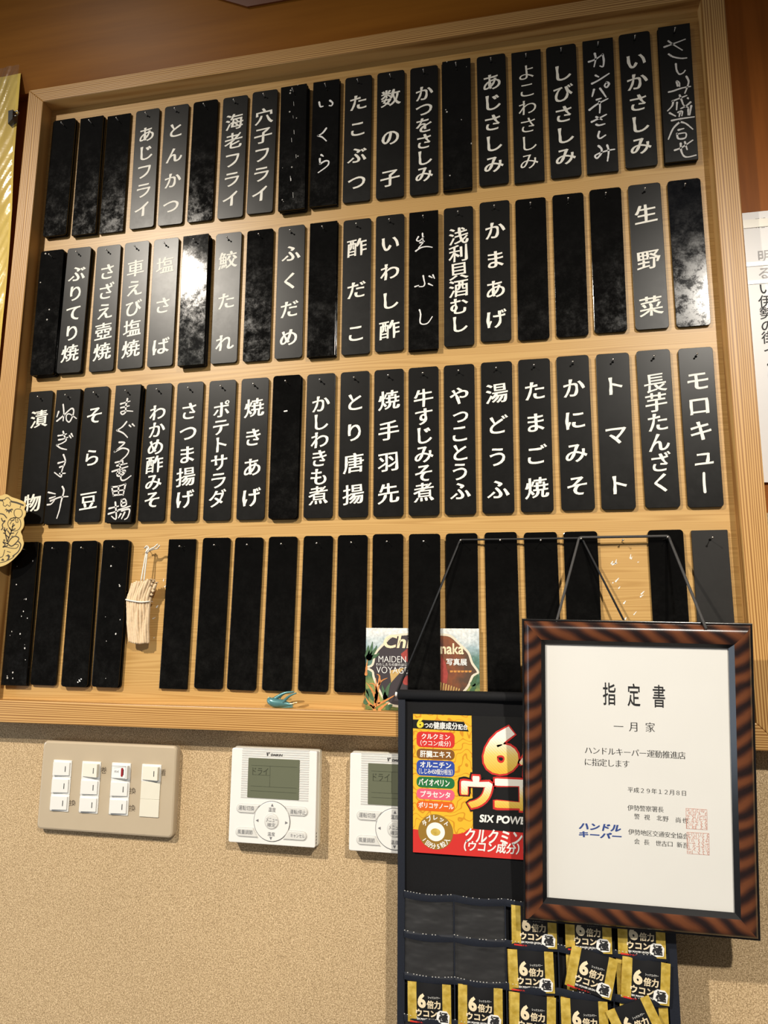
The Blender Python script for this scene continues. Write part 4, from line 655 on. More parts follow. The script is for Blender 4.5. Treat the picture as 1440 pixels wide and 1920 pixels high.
for (i, j, px, pz, rot, n, yf) in PLAQUES:
    key = (i, j); kind = 'sharp' if key in sharp else 'round'
    has = key in TEXT
    fin = FIN.get(key, ('satin' if has and key != (0, 9) and key != (1, 12) else 'gloss'))
    if has:
        t, en = TEXT[key]
        lab = ('black plaque with %s chalk-written in white, %s row' if key in HAND else 'black plaque lettered %s in cream, %s row') % (t + ' (' + en + ')', ROWN[i])
    else: lab = BLANK[key]
    y = -yf * MM; x = px * MM; z = pz * MM
    o = plaque(kind, fin, x, y, z, rot, lab)
    h = bpy.data.objects.new('nail_hole', HOLE); col.objects.link(h); h.parent = o; h.location = (0, 0, NZ)
    a = math.radians(rot)
    NAILS[key] = (x - math.sin(a) * NZ, z + math.cos(a) * NZ); put_nail(NAILS[key][0], NAILS[key][1] - (0.0012 if key in ((3, 14), (3, 15)) else 0.0), max(n, 3 if i == 3 and j >= 12 else 0))
    for b in range(1, n):       # the plaques hung behind it on the same nail
        place = ('behind the %s plaque' % t) if has else PLACE[key]
        rank = 'rear' if n == 2 else ('middle' if b == 1 else 'rearmost')
        l2 = '%s black plaque of the %s %s, edges just showing' % (rank, 'pair' if n == 2 else 'stack of three', place)
        plaque(kind if b == 1 else 'round', 'gloss', x + (0.0012 * b if j < 12 else -0.001 * b) , y + b * 0.0035, z - 0.0009 * b, rot + random.uniform(-0.25, 0.25), l2)
    if not has:
        if key == (2, 8):
            mb = MB(); mb.flat(ribbon([(-0.0025, 0.052), (0.0015, 0.0525)], 0.002), -0.0002); mb.build('chalk_mark', M['chalk_bright'], o)
        if key == (3, 2):
            mb = MB()
            for q in range(4): mb.flat(poly(ellipse(0.006 + 0.002 * (q % 2) + 0.001 * q, -0.1005 + 0.0015 * q, 0.0012, 0.0009, 8)), -0.0002)
            mb.build('chalk_mark', M['chalk_bright'], o)
        if key in ((3, 0), (3, 3), (0, 8)):
            rnd = random.Random(i * 31 + j); mb = MB()
            for q in range(16 if key == (3, 0) else 8):
                cx, cz = rnd.uniform(-0.017, 0.017), rnd.uniform(-0.1, 0.085); r = rnd.uniform(0.0004, 0.0011)
                if key == (0, 8): mb.flat(ribbon([(cx * 0.4 + 0.004, cz), (cx * 0.4 + 0.0045, cz - rnd.uniform(0.003, 0.009))], r * 0.8), -0.0002)
                else: mb.flat(poly(ellipse(cx, cz, r, r * rnd.uniform(0.8, 1.6), 8)), -0.0002)
            mb.build('chalk_mark', M['chalk'], o)
        continue
    mb = MB()
    if key in HAND:
        for st in HANDWRITING[key]:
            w = 0.0021 if key == (1, 12) else (0.0029 if key in ((0, 17), (0, 9)) else 0.0026)
            dx_ = max(abs(st[0][0] - st[-1][0]), abs(st[0][1] - st[-1][1]))
            mb.flat(ribbon(mm(st), w, (1.1, 0.65), 0.12, k=5), -0.00022)
        mb.build('handwriting', M['chalk_bright' if key in ((0, 9), (1, 12), (0, 17)) else 'chalk'], o)
    else:
        m = len(t); z0 = PL * (0.5 - 0.217); z1 = PL * (0.5 - 0.849)
        if key == (0, 15): z0 = PL * (0.5 - 0.17)
        em = 0.0305 if m <= 5 else 0.0285
        for q, ch in enumerate(t):
            zz = z0 + (z1 - z0) * q / (m - 1)
            kan = ord(ch) >= 0x4e00
            s_ = em * (1.02 if kan else 1.0)
            if ch == 'ー':      # written upright in a vertical line
                mb.flat(ribbon([(0.0002, zz + 0.012), (-0.0003, zz), (0.0, zz - 0.0125)], 0.0031, (1.0, 1.15)), -0.00022)
                continue
            sml = ch in 'ュっ'
            put_char(mb, ch, 0.0012 if sml else 0.0, zz, s_ * (1.0), s_ * 0.97, -0.00022, 'brush' if key == (0, 15) else 'kaisho')
            if m <= 4: mb.build('lettering', M['letter'], o); mb = MB()      # widely spaced characters stand alone
        if mb.v: mb.build('lettering', M['letter'], o)
for x, z in (P['nails_cord'][3], P['nail_charm']): put_nail(x * MM, z * MM - 0.0016, 1)

# pale residue left on the bare wood where plaques are missing
rnd = random.Random(3)
for cx, cz, n_ in ((0.1225, 1.500, 16), (-0.540, 1.47, 6)):
    mb = MB()
    for q in range(n_):
        x, z = cx + rnd.uniform(-0.018, 0.018), cz + rnd.uniform(-0.05, 0.05)
        L_ = rnd.uniform(0.001, 0.006); a = rnd.uniform(0.2, 1.4)
        mb.flat(ribbon([(x, z), (x + L_ * math.cos(a), z + L_ * math.sin(a))], rnd.uniform(0.0008, 0.0022), (1, 0.4), 0.3), -0.0002)
    mb.build('paper_residue', M['paper'], board)

# ================================================================== LIGHT SWITCH PANEL
SX0, SX1, SZ0, SZ1 = -0.7045, -0.4915, 1.1630, 1.2858
sw = thing('light_switch_panel', 'beige four-gang wall plate of white rocker switches below the board', 'light switch', (-0.598, WALL_Y, 1.2245))
mb = MB(); mb.prism(rrect(-0.598, 1.2244, SX1 - SX0, SZ1 - SZ0, 0.007, 5), 0.002, WALL_Y, 0.0030); mb.build('cover_plate', M['plate'], sw)
for g, gx in enumerate((-0.6694, -0.6228, -0.5756, -0.5285)):
    for r_ in range(3):
        gz = 1.2246 + 0.0235 * (1 - r_)
        if g == 3 and r_ > 0:
            mb = MB(); mb.prism(rrect(gx, gz, 0.0292, 0.0233, 0.0006, 2), 0.0008, 0.004, 0.0003); mb.build('blank_insert', M['warm_plastic'], sw)
            continue
        mb = MB(); mb.prism(rrect(gx, gz, 0.0296, 0.0233, 0.0006, 2), 0.0009, 0.004, 0.0003); fr = mb.build('switch_frame', M['white_plastic'], sw)
        up_ = (g in (1, 2, 3) and r_ == 0)
        x0, x1, z0, z1 = gx - 0.0125, gx + 0.0125, gz - 0.0088, gz + 0.0088
        ya, yb = (-0.0004, -0.0044) if up_ else (-0.0028, -0.0008)
        mb = MB()
        mb.add([(x0, ya, z0), (x1, yb, z0), (x1, yb, z1), (x0, ya, z1), (x0, 0.002, z0), (x1, 0.002, z0), (x1, 0.002, z1), (x0, 0.002, z1)],
               [(0, 1, 2, 3), (0, 4, 5, 1), (1, 5, 6, 2), (2, 6, 7, 3), (3, 7, 4, 0)])
        rk = mb.build('rocker', M['warm_plastic' if g in (1, 3) and r_ == 0 else 'white_plastic'], sw)
        t_ = (0.0065 + 0.0125) / 0.025; ym = ya + (yb - ya) * t_ - 0.0002
        mb = MB(); mb.flat(poly([(gx + 0.0060, gz - 0.0038), (gx + 0.0071, gz - 0.0038), (gx + 0.0071, gz + 0.0038), (gx + 0.0060, gz + 0.0038)]), ym)
        mk = mb.build('on_mark', M['ink'], sw)
        if g == 2 and r_ == 0:
            mb = MB(); mb.flat(poly(rrect(gx + 0.0045, gz, 0.0032, 0.012, 0.0015)), ym - 0.0001); mb.build('indicator_window', M['dark_red'], sw)
            mb = MB(); put_fit(mb, 'オンピカ', (gx - 0.0035, gz + 0.0005, 0.0095, 0.0032), -0.0022, 'semi')
            mb.flat(ribbon([(gx - 0.0115, gz + 0.0082), (gx + 0.0105, gz + 0.0082), (gx + 0.0105, gz - 0.0082), (gx - 0.0115, gz - 0.0082)], 0.0005, closed=True, k=1), -0.0046)
            mb.build('lettering', M['ink'], sw)
for t_, b_ in SWITCH['marks']:
    mb = MB(); put_char(mb, t_, b_[0] * MM, b_[1] * MM, b_[2] * MM * 1.05, b_[3] * MM * 1.05, 0.0017, 'marker'); mb.build('handwriting', M['brown_ink'], sw)

# ================================================================== THERMOSTATS
def thermostat(off, label):
    RC = REMOTE; cx = RC['c'][0] * MM; cz = RC['c'][1] * MM; w = 0.1215
    t = thing('thermostat', label, 'thermostat', (cx + off, WALL_Y, cz - w / 2), 'wall thermostats below the menu board')
    t['_o'] = (cx, WALL_Y, cz - w / 2)
    YF = -0.0070
    mb = MB(); mb.prism(rrect(cx + 0.0005, cz, w + 0.001, w + 0.002, 0.003, 3), 0.0035, WALL_Y, 0.0006); mb.build('back_case', M['warm_plastic'], t)
    mb = MB(); mb.prism(rrect(cx, cz, w, w, 0.0022, 3), YF, 0.0035, 0.0008); mb.build('front_cover', M['white_plastic'], t)
    b = bx(RC['panel']); mb = MB()
    for k in range(22):
        z = b[1] - b[3] / 2 + b[3] * (k + 0.5) / 22
        mb.prism(rrect(b[0], z, b[2], b[3] / 22 * 0.62, 0.0002, 1), YF - 0.0004, YF + 0.0002)
    mb.build('ribbed_panel', M['pale_grey'], t)
    b = bx(RC['screen']); mb = MB(); mb.prism(rrect(b[0], b[1], b[2] + 0.001, b[3] + 0.001, 0.0008, 2), YF - 0.0007, YF); sc = mb.build('screen', M['lcd'], t)
    mb = MB(); put_fit(mb, 'ドライ', bx(RC['dry']), YF - 0.0009, 'plain')
    for zf in (0.32, -0.21, -0.33): mb.flat(ribbon([(b[0] - b[2] / 2 + 0.004, b[1] + b[3] * zf), (b[0] + b[2] / 2 - 0.003, b[1] + b[3] * zf)], 0.0003), YF - 0.0009)
    mb.flat(ribbon([(b[0] - 0.005, b[1] + b[3] * 0.32), (b[0] - 0.005, b[1] - b[3] * 0.21)], 0.0003), YF - 0.0009)
    mb.flat(ribbon([(b[0] - 0.030, b[1] + b[3] * 0.08), (b[0] - 0.005, b[1] + b[3] * 0.08)], 0.0003), YF - 0.0009)
    mb.build('display_text', M['lcd_ink'], sc)
    mb = MB(); put_fit(mb, 'DAIKIN', (RC['logo'][0] * MM + 0.0012, RC['logo'][1] * MM - 0.0002, 0.0162, 0.0032), YF - 0.0006, 'heavy', slant=0.2)
    m_ = RC['mark']; x, z = m_[0] * MM, m_[1] * MM
    mb.flat(poly([(x - 0.0022, z + 0.0024), (x - 0.0012, z - 0.0026), (x + 0.0002, z - 0.0010), (x - 0.0006, z + 0.0024)]), YF - 0.0006)
    mb.flat(poly([(x + 0.0002, z + 0.0024), (x + 0.0004, z + 0.0004), (x + 0.0030, z + 0.0024)]), YF - 0.0006)
    mb.build('logo_lettering', M['ink'], t)
    d = bx(RC['dial'])
    mb = MB(); mb.prism(ellipse(d[0], d[1], 0.0258, 0.0258, 48), YF - 0.0003, YF); mb.build('dial_groove', M['grey_print'], t)
    mb = MB(); mb.prism(ellipse(d[0], d[1], 0.0250, 0.0250, 48), YF - 0.0012, YF, 0.0005); mb.build('dial', M['white_plastic'], t)
    mb = MB(); mb.prism(ellipse(d[0], d[1], 0.0104, 0.0104, 32), YF - 0.0014, YF, 0.0002); mb.build('button_rim', M['pale_grey'], t)
    mb = MB(); mb.prism(ellipse(d[0], d[1], 0.0092, 0.0092, 32), YF - 0.0022, YF, 0.0006); mb.build('centre_button', M['light_button'], t)
    for p in RC['pills']:
        p = bx(p)
        sx = 1 if p[0] < d[0] else -1     # the inner end of the key is cut to the dial
        def key(g):
            xo = p[0] - sx * p[2] / 2; h = 0.0062 - g; out = [(xo + sx * (0.0062 - h * math.cos(a)), p[1] + h * math.sin(a)) for a in [math.radians(-90 + 18 * q) for q in range(11)]]
            xi = p[0] + sx * (p[2] / 2 - 0.002 - g); k_ = 0.0035 if p[1] > d[1] else -0.0035
            return out + [(xi + sx * k_ * 1.0, p[1] + h), (xi - sx * k_ * 1.0, p[1] - h)]
        def ccw(o): return o if sum(o[i - 1][0] * o[i][1] - o[i][0] * o[i - 1][1] for i in range(len(o))) > 0 else o[::-1]
        mb = MB(); mb.prism(ccw(key(0)), YF - 0.0004, YF); mb.build('key_surround', M['pale_grey'], t)
        mb = MB(); mb.prism(ccw(key(0.0012)), YF - 0.0013, YF, 0.0004); mb.build('key', M['light_button'], t)
    mb = MB()
    for tx, b in RC['texts']:
        yy = YF - (0.0024 if tx in ('メニュー', '確定') else 0.0015)
        put_fit(mb, tx, bx(b), yy, 'plain')
    for q, (x, z, w_, h_) in enumerate(RC['arrows']):
        x, z = x * MM, z * MM; s = 0.0019
        tri = [[(x - s, z - s), (x + s, z - s), (x, z + s)], [(x - s, z + s), (x, z - s), (x + s, z + s)], [(x + s, z - s), (x + s, z + s), (x - s, z)], [(x - s, z - s), (x + s, z), (x - s, z + s)]][q]
        mb.flat(poly(tri), YF - 0.0015)
    mb.build('lettering', M['grey_print'], t)
    mb = MB()
    for q in range(4): mb.box(cx + w / 2 - 0.0002, cx + w / 2 + 0.0002, -0.004, -0.001, cz - w / 2 + 0.004 + 0.004 * q, cz - w / 2 + 0.006 + 0.004 * q)
    mb.build('side_vents', M['grey_print'], t)
    return t
thermostat(0.0, 'white square thermostat with grey screen, midway below the board, fully visible')
thermostat((REMOTE['right'][0] - REMOTE['left'][0]) * MM, 'white square thermostat partly covered by the black pocket holder')

# ================================================================== POCKET HOLDER
HX0, HX1, HZ1, HZ0 = -0.1685, 0.1535, 1.3735, 0.930
HY = -0.0300
hold = thing('pocket_holder', 'black cloth pocket holder hanging below the board behind the framed certificate', 'pocket holder', ((HX0 + HX1) / 2, HY, HZ1))
mb = MB()
nx_, nz_ = 12, 16
vs, fs = [], []
for k in range(nz_ + 1):
    for q in range(nx_ + 1):
        x = HX0 + (HX1 - HX0) * q / nx_; z = HZ1 + (HZ0 - HZ1) * k / nz_
        vs.append((x, HY + 0.0008 * math.sin(q * 1.3 + k * 0.7), z))
for k in range(nz_):
    for q in range(nx_):
        a = k * (nx_ + 1) + q; fs.append([a, a + nx_ + 1, a + nx_ + 2, a + 1])
mb.add(vs, fs, 0, True); mb.add([(v[0], v[1] + 0.0016, v[2]) for v in vs], [f[::-1] for f in fs], 0, True)
mb.build('backing_cloth', M['cloth'], hold)
mb = MB(); mb.tube([(HX0 - 0.001, HY - 0.001, HZ1 - 0.006), (HX1 + 0.001, HY - 0.001, HZ1 - 0.006)], 0.0062, 12); mb.build('top_hem', M['cloth'], hold)
for s_ in (-1, 1):
    x = HX0 if s_ < 0 else HX1
    mb = MB(); mb.tube([(x + s_ * 0.0005, HY - 0.001, HZ1 - 0.006), (x + s_ * 0.0045, HY - 0.001, HZ1 - 0.006)], 0.0030, 12); mb.build('rod_end', M['white_plastic'], hold)
    mb = MB(); xa, xb = (HX0 - 0.0005, HX0 + 0.0085) if s_ < 0 else (HX1 - 0.0105, HX1 + 0.0005)
    mb.box(xa, xb, HY - 0.0028, HY + 0.002, HZ0, HZ1 - 0.012); mb.build('edge_binding', M['binding'], hold)
# cord over two nails
def world_mm(p, y): return (p[0] * MM, y, p[1] * MM)
n0, n1, n2 = [(NAILS[k][0], -0.0092, NAILS[k][1]) for k in ((3, 13), (3, 16), (3, 18))]
def lift(p, dz=0.0034, dy=0.0): return (p[0], p[1] + dy, p[2] + dz)
b0 = (HX0 - 0.003, HY - 0.001, HZ1 - 0.006); b1 = (HX1 + 0.003, HY - 0.001, HZ1 - 0.006)
mb = MB(); 
def around(n, r, y, sides):
    # the cord bends round the nail shank
    return [(n[0] + r * math.sin(math.radians(a)), y, n[2] + 0.0007 + r * math.cos(math.radians(a))) for a in sides]
mb.tube([b0] + around(n0, 0.0023, n0[1], (-70, -35, 0)) + around(n1, 0.0023, n1[1], (0, 35, 65)) + [b1], 0.0013, 8); mb.build('hanging_cord', M['black_cord'], hold)
# header card
C_ = CARD
CY = HY - 0.0024
hx0, hx1 = C_['yellow'][0][0] * MM, 0.1350
hz1, hz0 = C_['yellow'][0][1] * MM, 1.1780
mb = MB(); mb.prism(rrect((hx0 + hx1) / 2, (hz0 + hz1) / 2, hx1 - hx0, hz1 - hz0, 0.0005, 1), CY, CY + 0.0006); card = mb.build('header_card', M['black_print'], hold)
def on_card(name, arts, mat, d):
    mb = MB()
    for a_ in arts: mb.flat(a_, CY - d * 0.0001)
    return mb.build(name, mat, card)
on_card('yellow_panel', [poly([(hx0, hz1), (hx0, 1.178), (C_['yellow'][1][0] * MM, 1.178), (C_['yellow'][1][0] * MM, hz1)])], M['swirl_yellow'], 1)
rz = [(p[0] * MM, p[1] * MM) for p in C_['red']]
on_card('red_band', [tri_poly([(hx0, rz[0][1]), rz[1], rz[2], rz[3], rz[4], rz[5], (hx1, rz[5][1] - 0.002), (hx1, 1.1775), (hx0, 1.1775)])], M['red'], 2)
on_card('ribbon', [poly([(hx0, C_['ribbon'][0][1] * MM)] + mm(C_['ribbon'][1:3]) + [(hx0, C_['ribbon'][3][1] * MM)])], M['black_print'], 2)
for p, cl in C_['pills']:
    p = bx(p); on_card('label_pill', [poly(rrect(p[0], p[1], p[2], p[3], 0.0055, 5))], M[cl], 3)
ci = bx(C_['circle']); on_card('round_badge', [poly(ellipse(ci[0], ci[1], ci[2] / 2, ci[3] / 2, 40))], M['gold_brown'], 3)
wi = bx(C_['white']); on_card('badge_centre', [poly(ellipse(wi[0], wi[1], wi[2] / 2, wi[3] / 2, 32))], M['white'], 4)
ti = bx(C_['tablet']); on_card('tablet_picture', [poly(ellipse(ti[0], ti[1], ti[2] / 2, ti[3] / 2, 24))], M['gold_foil'], 5)
mb = MB(); mbY = MB()
for t_, b_, m_ in C_['texts']:
    b_ = bx(b_)
    if t_ == '6': put_fit(mbY, '6', b_, CY - 0.0005, 'num_rim', slant=0.15)
    elif t_.startswith('SIX'): put_fit(mb, t_, (b_[0] - 0.002, b_[1], b_[2], b_[3] * 0.75), CY - 0.0005, 'heavy', slant=0.15)
    elif b_[1] < 1.2230 and b_[0] > -0.09: put_fit(mb, t_, b_, CY - 0.0006, 'gothic', slant=0.15)
    else: put_fit(mb, t_, b_, CY - 0.0005, 'gothic' if '（' not in t_ else 'semi')
for tx, r_, a0, a1, flip in (('タブレット', 0.0168, 145, 35, 1), ('1回分5粒入', 0.0170, 215, 325, -1)):
    for k, ch in enumerate(tx):
        a = math.radians(a0 + (a1 - a0) * k / (len(tx) - 1)); V, F = glyphs(ch, 'gothic')
        w_ = 0.0070; rot = a - math.pi / 2 if flip > 0 else a + math.pi / 2
        cxg = (min(p[0] for p in V) + max(p[0] for p in V)) / 2
        mb.flat(([(ci[0] + r_ * math.cos(a) + ((x - cxg) * math.cos(rot) - z * math.sin(rot)) * w_, ci[1] + r_ * math.sin(a) + ((x - cxg) * math.sin(rot) + z * math.cos(rot)) * w_) for x, z in V], F), CY - 0.0005)
mb.build('white_lettering', M['white'], card); mbY.build('yellow_lettering', M['yellow'], card)
# the big product words: dark rim, red rim, gold fill
big = [('6', bx(C_['six'])), ('ウ', bx(C_['u'])), ('コ', bx(C_['ko'])), ('ン', bx(C_['n'])), ('倍', bx(C_['bai'])), ('力', bx(C_['riki']))]
def grow(b, g): return (b[0], b[1], b[2] + g, b[3] + g)
STY['rim'] = (0.085, 0.085, 0, 0); STY['rim2'] = (0.13, 0.13, 0, 0)
oz = hold['_o'][2]
GOLD_STOPS = [(0.0, (0.72, 0.42, 0.03)), (0.45, (0.85, 0.62, 0.16)), (0.80, (0.88, 0.85, 0.76))]
for grp, nm in ((big[:1], 'numeral'), (big[1:4], 'product word'), (big[4:], 'power word')):
    m1, m2, m3 = MB(), MB(), MB()
    for ch, b_ in grp:
        sl = 0.12 if ch == '6' else 0.0
        if ch != '6': put_fit(m1, ch, grow(b_, 0.0085), CY - 0.00035, 'rim2', slant=sl)
        put_fit(m2, ch, grow(b_, 0.0045), CY - 0.0005, 'rim' if ch != '6' else 'num_rim2', slant=sl)
        put_fit(m3, ch, b_, CY - 0.00065, 'fat' if ch != '6' else 'num_rim', slant=sl)
    if m1.v: m1.build('lettering_dark_rim', M['black_print'], card)  # printed black outline, even all round
    m2.build('lettering_rim', M['red'], card)
    z0 = min(b_[1] - b_[3] / 2 for _, b_ in grp) - oz; z1 = max(b_[1] + b_[3] / 2 for _, b_ in grp) - oz
    m3.build('gold_lettering', grad_mat('white_to_gold_print_' + nm.replace(' ', '_'), z0, z1, GOLD_STOPS), card)
# strips and clear pockets
SEAM = [-0.1600, -0.0992, -0.0380, 0.0225, 0.0828, 0.1432]
STRIP = [1.1335, 1.0885, 1.0420, 0.9960, 0.950]
rp = random.Random(5)
for r_, z in enumerate(STRIP):
    mb = MB()
    h_ = 0.0085
    nseg = 40; vs, fs = [], []
    for q in range(nseg + 1):
        x = SEAM[0] + (SEAM[-1] - SEAM[0]) * q / nseg
        ph = (q / nseg * 5) % 1.0; bulge = 0.0022 * math.sin(math.pi * ph)
        y = HY - 0.0055 - bulge; sag = -0.0016 * math.sin(math.pi * ph)
        vs += [(x, y, z + sag), (x, y - 0.0006, z - h_ / 2 + sag), (x, y + 0.0004, z - h_ + sag)]
    for q in range(nseg):
        a = q * 3; fs += [[a, a + 1, a + 4, a + 3], [a + 1, a + 2, a + 5, a + 4]]
    mb.add(vs, fs, 0, True); st = mb.build('pocket_band', M['binding'], hold)
    mb = MB()
    for q in range(nseg * 2):
        if rp.random() < 0.45: continue
        t_ = q / (nseg * 2); x = SEAM[0] + (SEAM[-1] - SEAM[0]) * t_; ph = (t_ * 5) % 1.0
        mb.box(x, x + 0.0012, HY - 0.0062 - 0.0022 * math.sin(math.pi * ph), HY - 0.0056 - 0.0022 * math.sin(math.pi * ph), z - 0.0003 - 0.0016 * math.sin(math.pi * ph), z + 0.0003 - 0.0016 * math.sin(math.pi * ph))
    mb.build('band_stitching', M['pale_grey'], st)
for r_ in range(len(STRIP) - 1):
    for c_ in range(5):
        x0, x1 = SEAM[c_] + 0.001, SEAM[c_ + 1] - 0.001; z1_, z0_ = STRIP[r_] - 0.006, STRIP[r_ + 1] - 0.003
        filled = (r_ in (0, 1) and c_ >= 2) or r_ == 2
        mb = MB(); vs, fs = [], []
        for k in range(7):
            for q in range(9):
                u = q / 8; v = k / 6
                vs.append((x0 + (x1 - x0) * u, HY - 0.0048 - (0.0018 if not filled else 0.0030) * math.sin(math.pi * u) - 0.0012 * v - (0.0004 * math.sin(u * 9 + v * 6 + c_ + r_) if not filled else 0), z1_ + (z0_ - z1_) * v))
        for k in range(6):
            for q in range(8):
                a = k * 9 + q; fs.append([a, a + 9, a + 10, a + 1])
        if not filled or r_ == 3:
            mb.add(vs, fs, 0, True); mb.build('clear_pocket', M['vinyl'], hold)
for c_ in range(1, 5):
    mb = MB(); mb.box(SEAM[c_] - 0.0007, SEAM[c_] + 0.0007, HY - 0.0052, HY - 0.001, HZ0, STRIP[0] - 0.002); mb.build('pocket_seam', M['binding'], hold)

# ================================================================== SACHETS
KW, KH = 0.0520, 0.0440
def sachet_art():
    pass
def make_sachet(label):
    t = thing('supplement_sachet', label, 'sachet', (0, 0, 0), 'gold and black sachets in the holder pockets')
    def surf(u, v): return -0.0022 * math.sin(math.pi * u) * math.sin(math.pi * min(1, v * 1.2 + 0.08)) - 0.0004 * math.sin(u * 11 + v * 5)
    for nm, x0, x1, mt in (('foil_seal', -KW / 2, -KW / 2 + 0.0108, 'gold_foil'), ('pouch', -KW / 2 + 0.0108, KW / 2 - 0.0102, 'foil_black'), ('foil_seal', KW / 2 - 0.0102, KW / 2, 'gold_foil')):
        mb = MB(); vs, fs = [], []; nx2, nz2 = 8, 10
        for k in range(nz2 + 1):
            for q in range(nx2 + 1):
                x = x0 + (x1 - x0) * q / nx2; v = k / nz2; u = (x + KW / 2) / KW
                vs.append((x, surf(u, v), -KH * v))
        m_ = len(vs)
        for k in range(nz2):
            for q in range(nx2):
                a = k * (nx2 + 1) + q; fs.append([a, a + nx2 + 1, a + nx2 + 2, a + 1])
        mb.add(vs, fs, 0, True)
        mb.add([(p[0], 0.0004, p[2]) for p in vs], [f[::-1] for f in fs], 0)
        mb.build(nm, M[mt], t)
    def lay(name, items, mat, d):
        mb = MB()
        for V, F in items:
            mb.add([(x, surf((x + KW / 2) / KW, -z / KH) - d, z) for x, z in V], F)
        mb.build(name, mat, t)
    def fit(text, cx, cz, w, h, style, slant=0.0):
        V, F = glyphs(text, style); a, b, c, d = _bb(V)
        return ([(cx + (x - (a + b) / 2) / (b - a) * w + slant * ((z - (c + d) / 2) / (d - c) * h), cz + (z - (c + d) / 2) / (d - c) * h) for x, z in V], F)
    s = 0.134 * MM; X = lambda a: (a - 406) * s; Z = lambda a: -(a - 1070) * s
    def q(x0, x1, z0, z1): return ((X(x0) + X(x1)) / 2, (Z(z0) + Z(z1)) / 2, (x1 - x0) * s, (z1 - z0) * s)
    lay('cream_lettering', [fit('6', *q(303, 378, 1152, 1272), 'num_rim'), fit('倍力', *q(385, 508, 1200, 1272), 'heavy'), fit('ウコン', *q(285, 475, 1284, 1345), 'heavy')], M['cream_print'], 0.0004)
    lay('white_lettering', [fit('SIX POWER UKON', *q(295, 462, 1356, 1372), 'heavy'), fit('シックスパワー', *q(397, 505, 1168, 1187), 'semi')], M['white'], 0.0004)
    lay('badge', [tri_poly([(X(475), Z(1300)), (X(500), Z(1282)), (X(560), Z(1282)), (X(588), Z(1315)), (X(580), Z(1380)), (X(520), Z(1388)), (X(468), Z(1365))][::-1])], M['white'], 0.0005)
    lay('badge_lettering', [fit('極', *q(488, 572, 1292, 1376), 'heavy')], M['ink'], 0.0007)
    lay('red_strip', [poly([(X(232), Z(1386)), (X(300), Z(1386)), (X(300), Z(1398)), (X(232), Z(1398))]), fit('クルクミン', *q(300, 420, 1385, 1398), 'heavy')], M['red'], 0.0005)
    return t
def kids(o): return [c for c in bpy.data.objects if c.parent == o]
def copy_thing(src, label):
    r = src.copy(); col.objects.link(r); r['label'] = label
    for c in kids(src):
        d = c.copy(); col.objects.link(d); d.parent = r
    return r
SL = {'C1': 'gold-edged sachet in the lowest visible pocket row, leftmost, upright', 'C2': 'gold-edged sachet in the lowest visible pocket row, second from left, upright', 'C3': 'gold-edged sachet in the lowest visible pocket row, middle column, front one',
 'C4': 'gold-edged sachet in the lowest visible pocket row, left of the steeply tilted one', 'C5': 'gold-edged sachet tilted steeply anticlockwise at the lower right of the pocket holder', 'A3': 'gold-edged sachet in the top filled row under the lower left corner of the certificate frame',
 'A4': 'gold-edged sachet in the top filled row, half hidden under the certificate frame, middle of three', 'A5': 'gold-edged sachet in the top filled row, rightmost, half hidden under the certificate frame', 'B3': 'gold-edged sachet in the middle filled row, leftmost, front one of two',
 'B4': 'gold-edged sachet in the middle filled row leaning clockwise out of its pocket', 'B5': 'gold-edged sachet in the middle filled row, rightmost, front one of two',
 'B3b': 'gold-edged sachet mostly hidden behind the leftmost sachet of the middle filled row', 'B4b': 'gold-edged sachet mostly hidden behind the clockwise-leaning sachet', 'B5b': 'gold-edged sachet mostly hidden behind the rightmost sachet of the middle filled row',
 'C3b': 'gold-edged sachet mostly hidden behind the middle-column sachet of the lowest row', 'C4b': 'gold-edged sachet hidden behind the one left of the steeply tilted sachet', 'C5b': 'gold-edged sachet hidden behind the steeply tilted sachet at the lower right'}
sach = None
back = {'B3b': (-10.4, 1077.5, 0.5), 'B4b': (57.2, 1079.0, 0.0), 'B5b': (113.0, 1080.0, 0.0), 'C3b': (-9.5, 1034.5, -1.0), 'C4b': (49.5, 1036.5, 1.0), 'C5b': (115.0, 1034.0, 0.0)}
items = [(k, x, z, {'C1': 0.5, 'C2': -0.6, 'C4': 0.4}.get(k, a), -0.0372 if k not in ('B4', 'C5') else -0.0405) for k, x, z, a in PACKETS] + [(k, x, z, a, -0.0338) for k, (x, z, a) in back.items()]
for k, x, z, a, y in items:
    if sach is None: sach = make_sachet(SL[k]); o = sach
    else: o = copy_thing(sach, SL[k])
    o.location = (x * MM, y, z * MM); o.rotation_euler = (math.radians(0.0), -math.radians(a), 0)

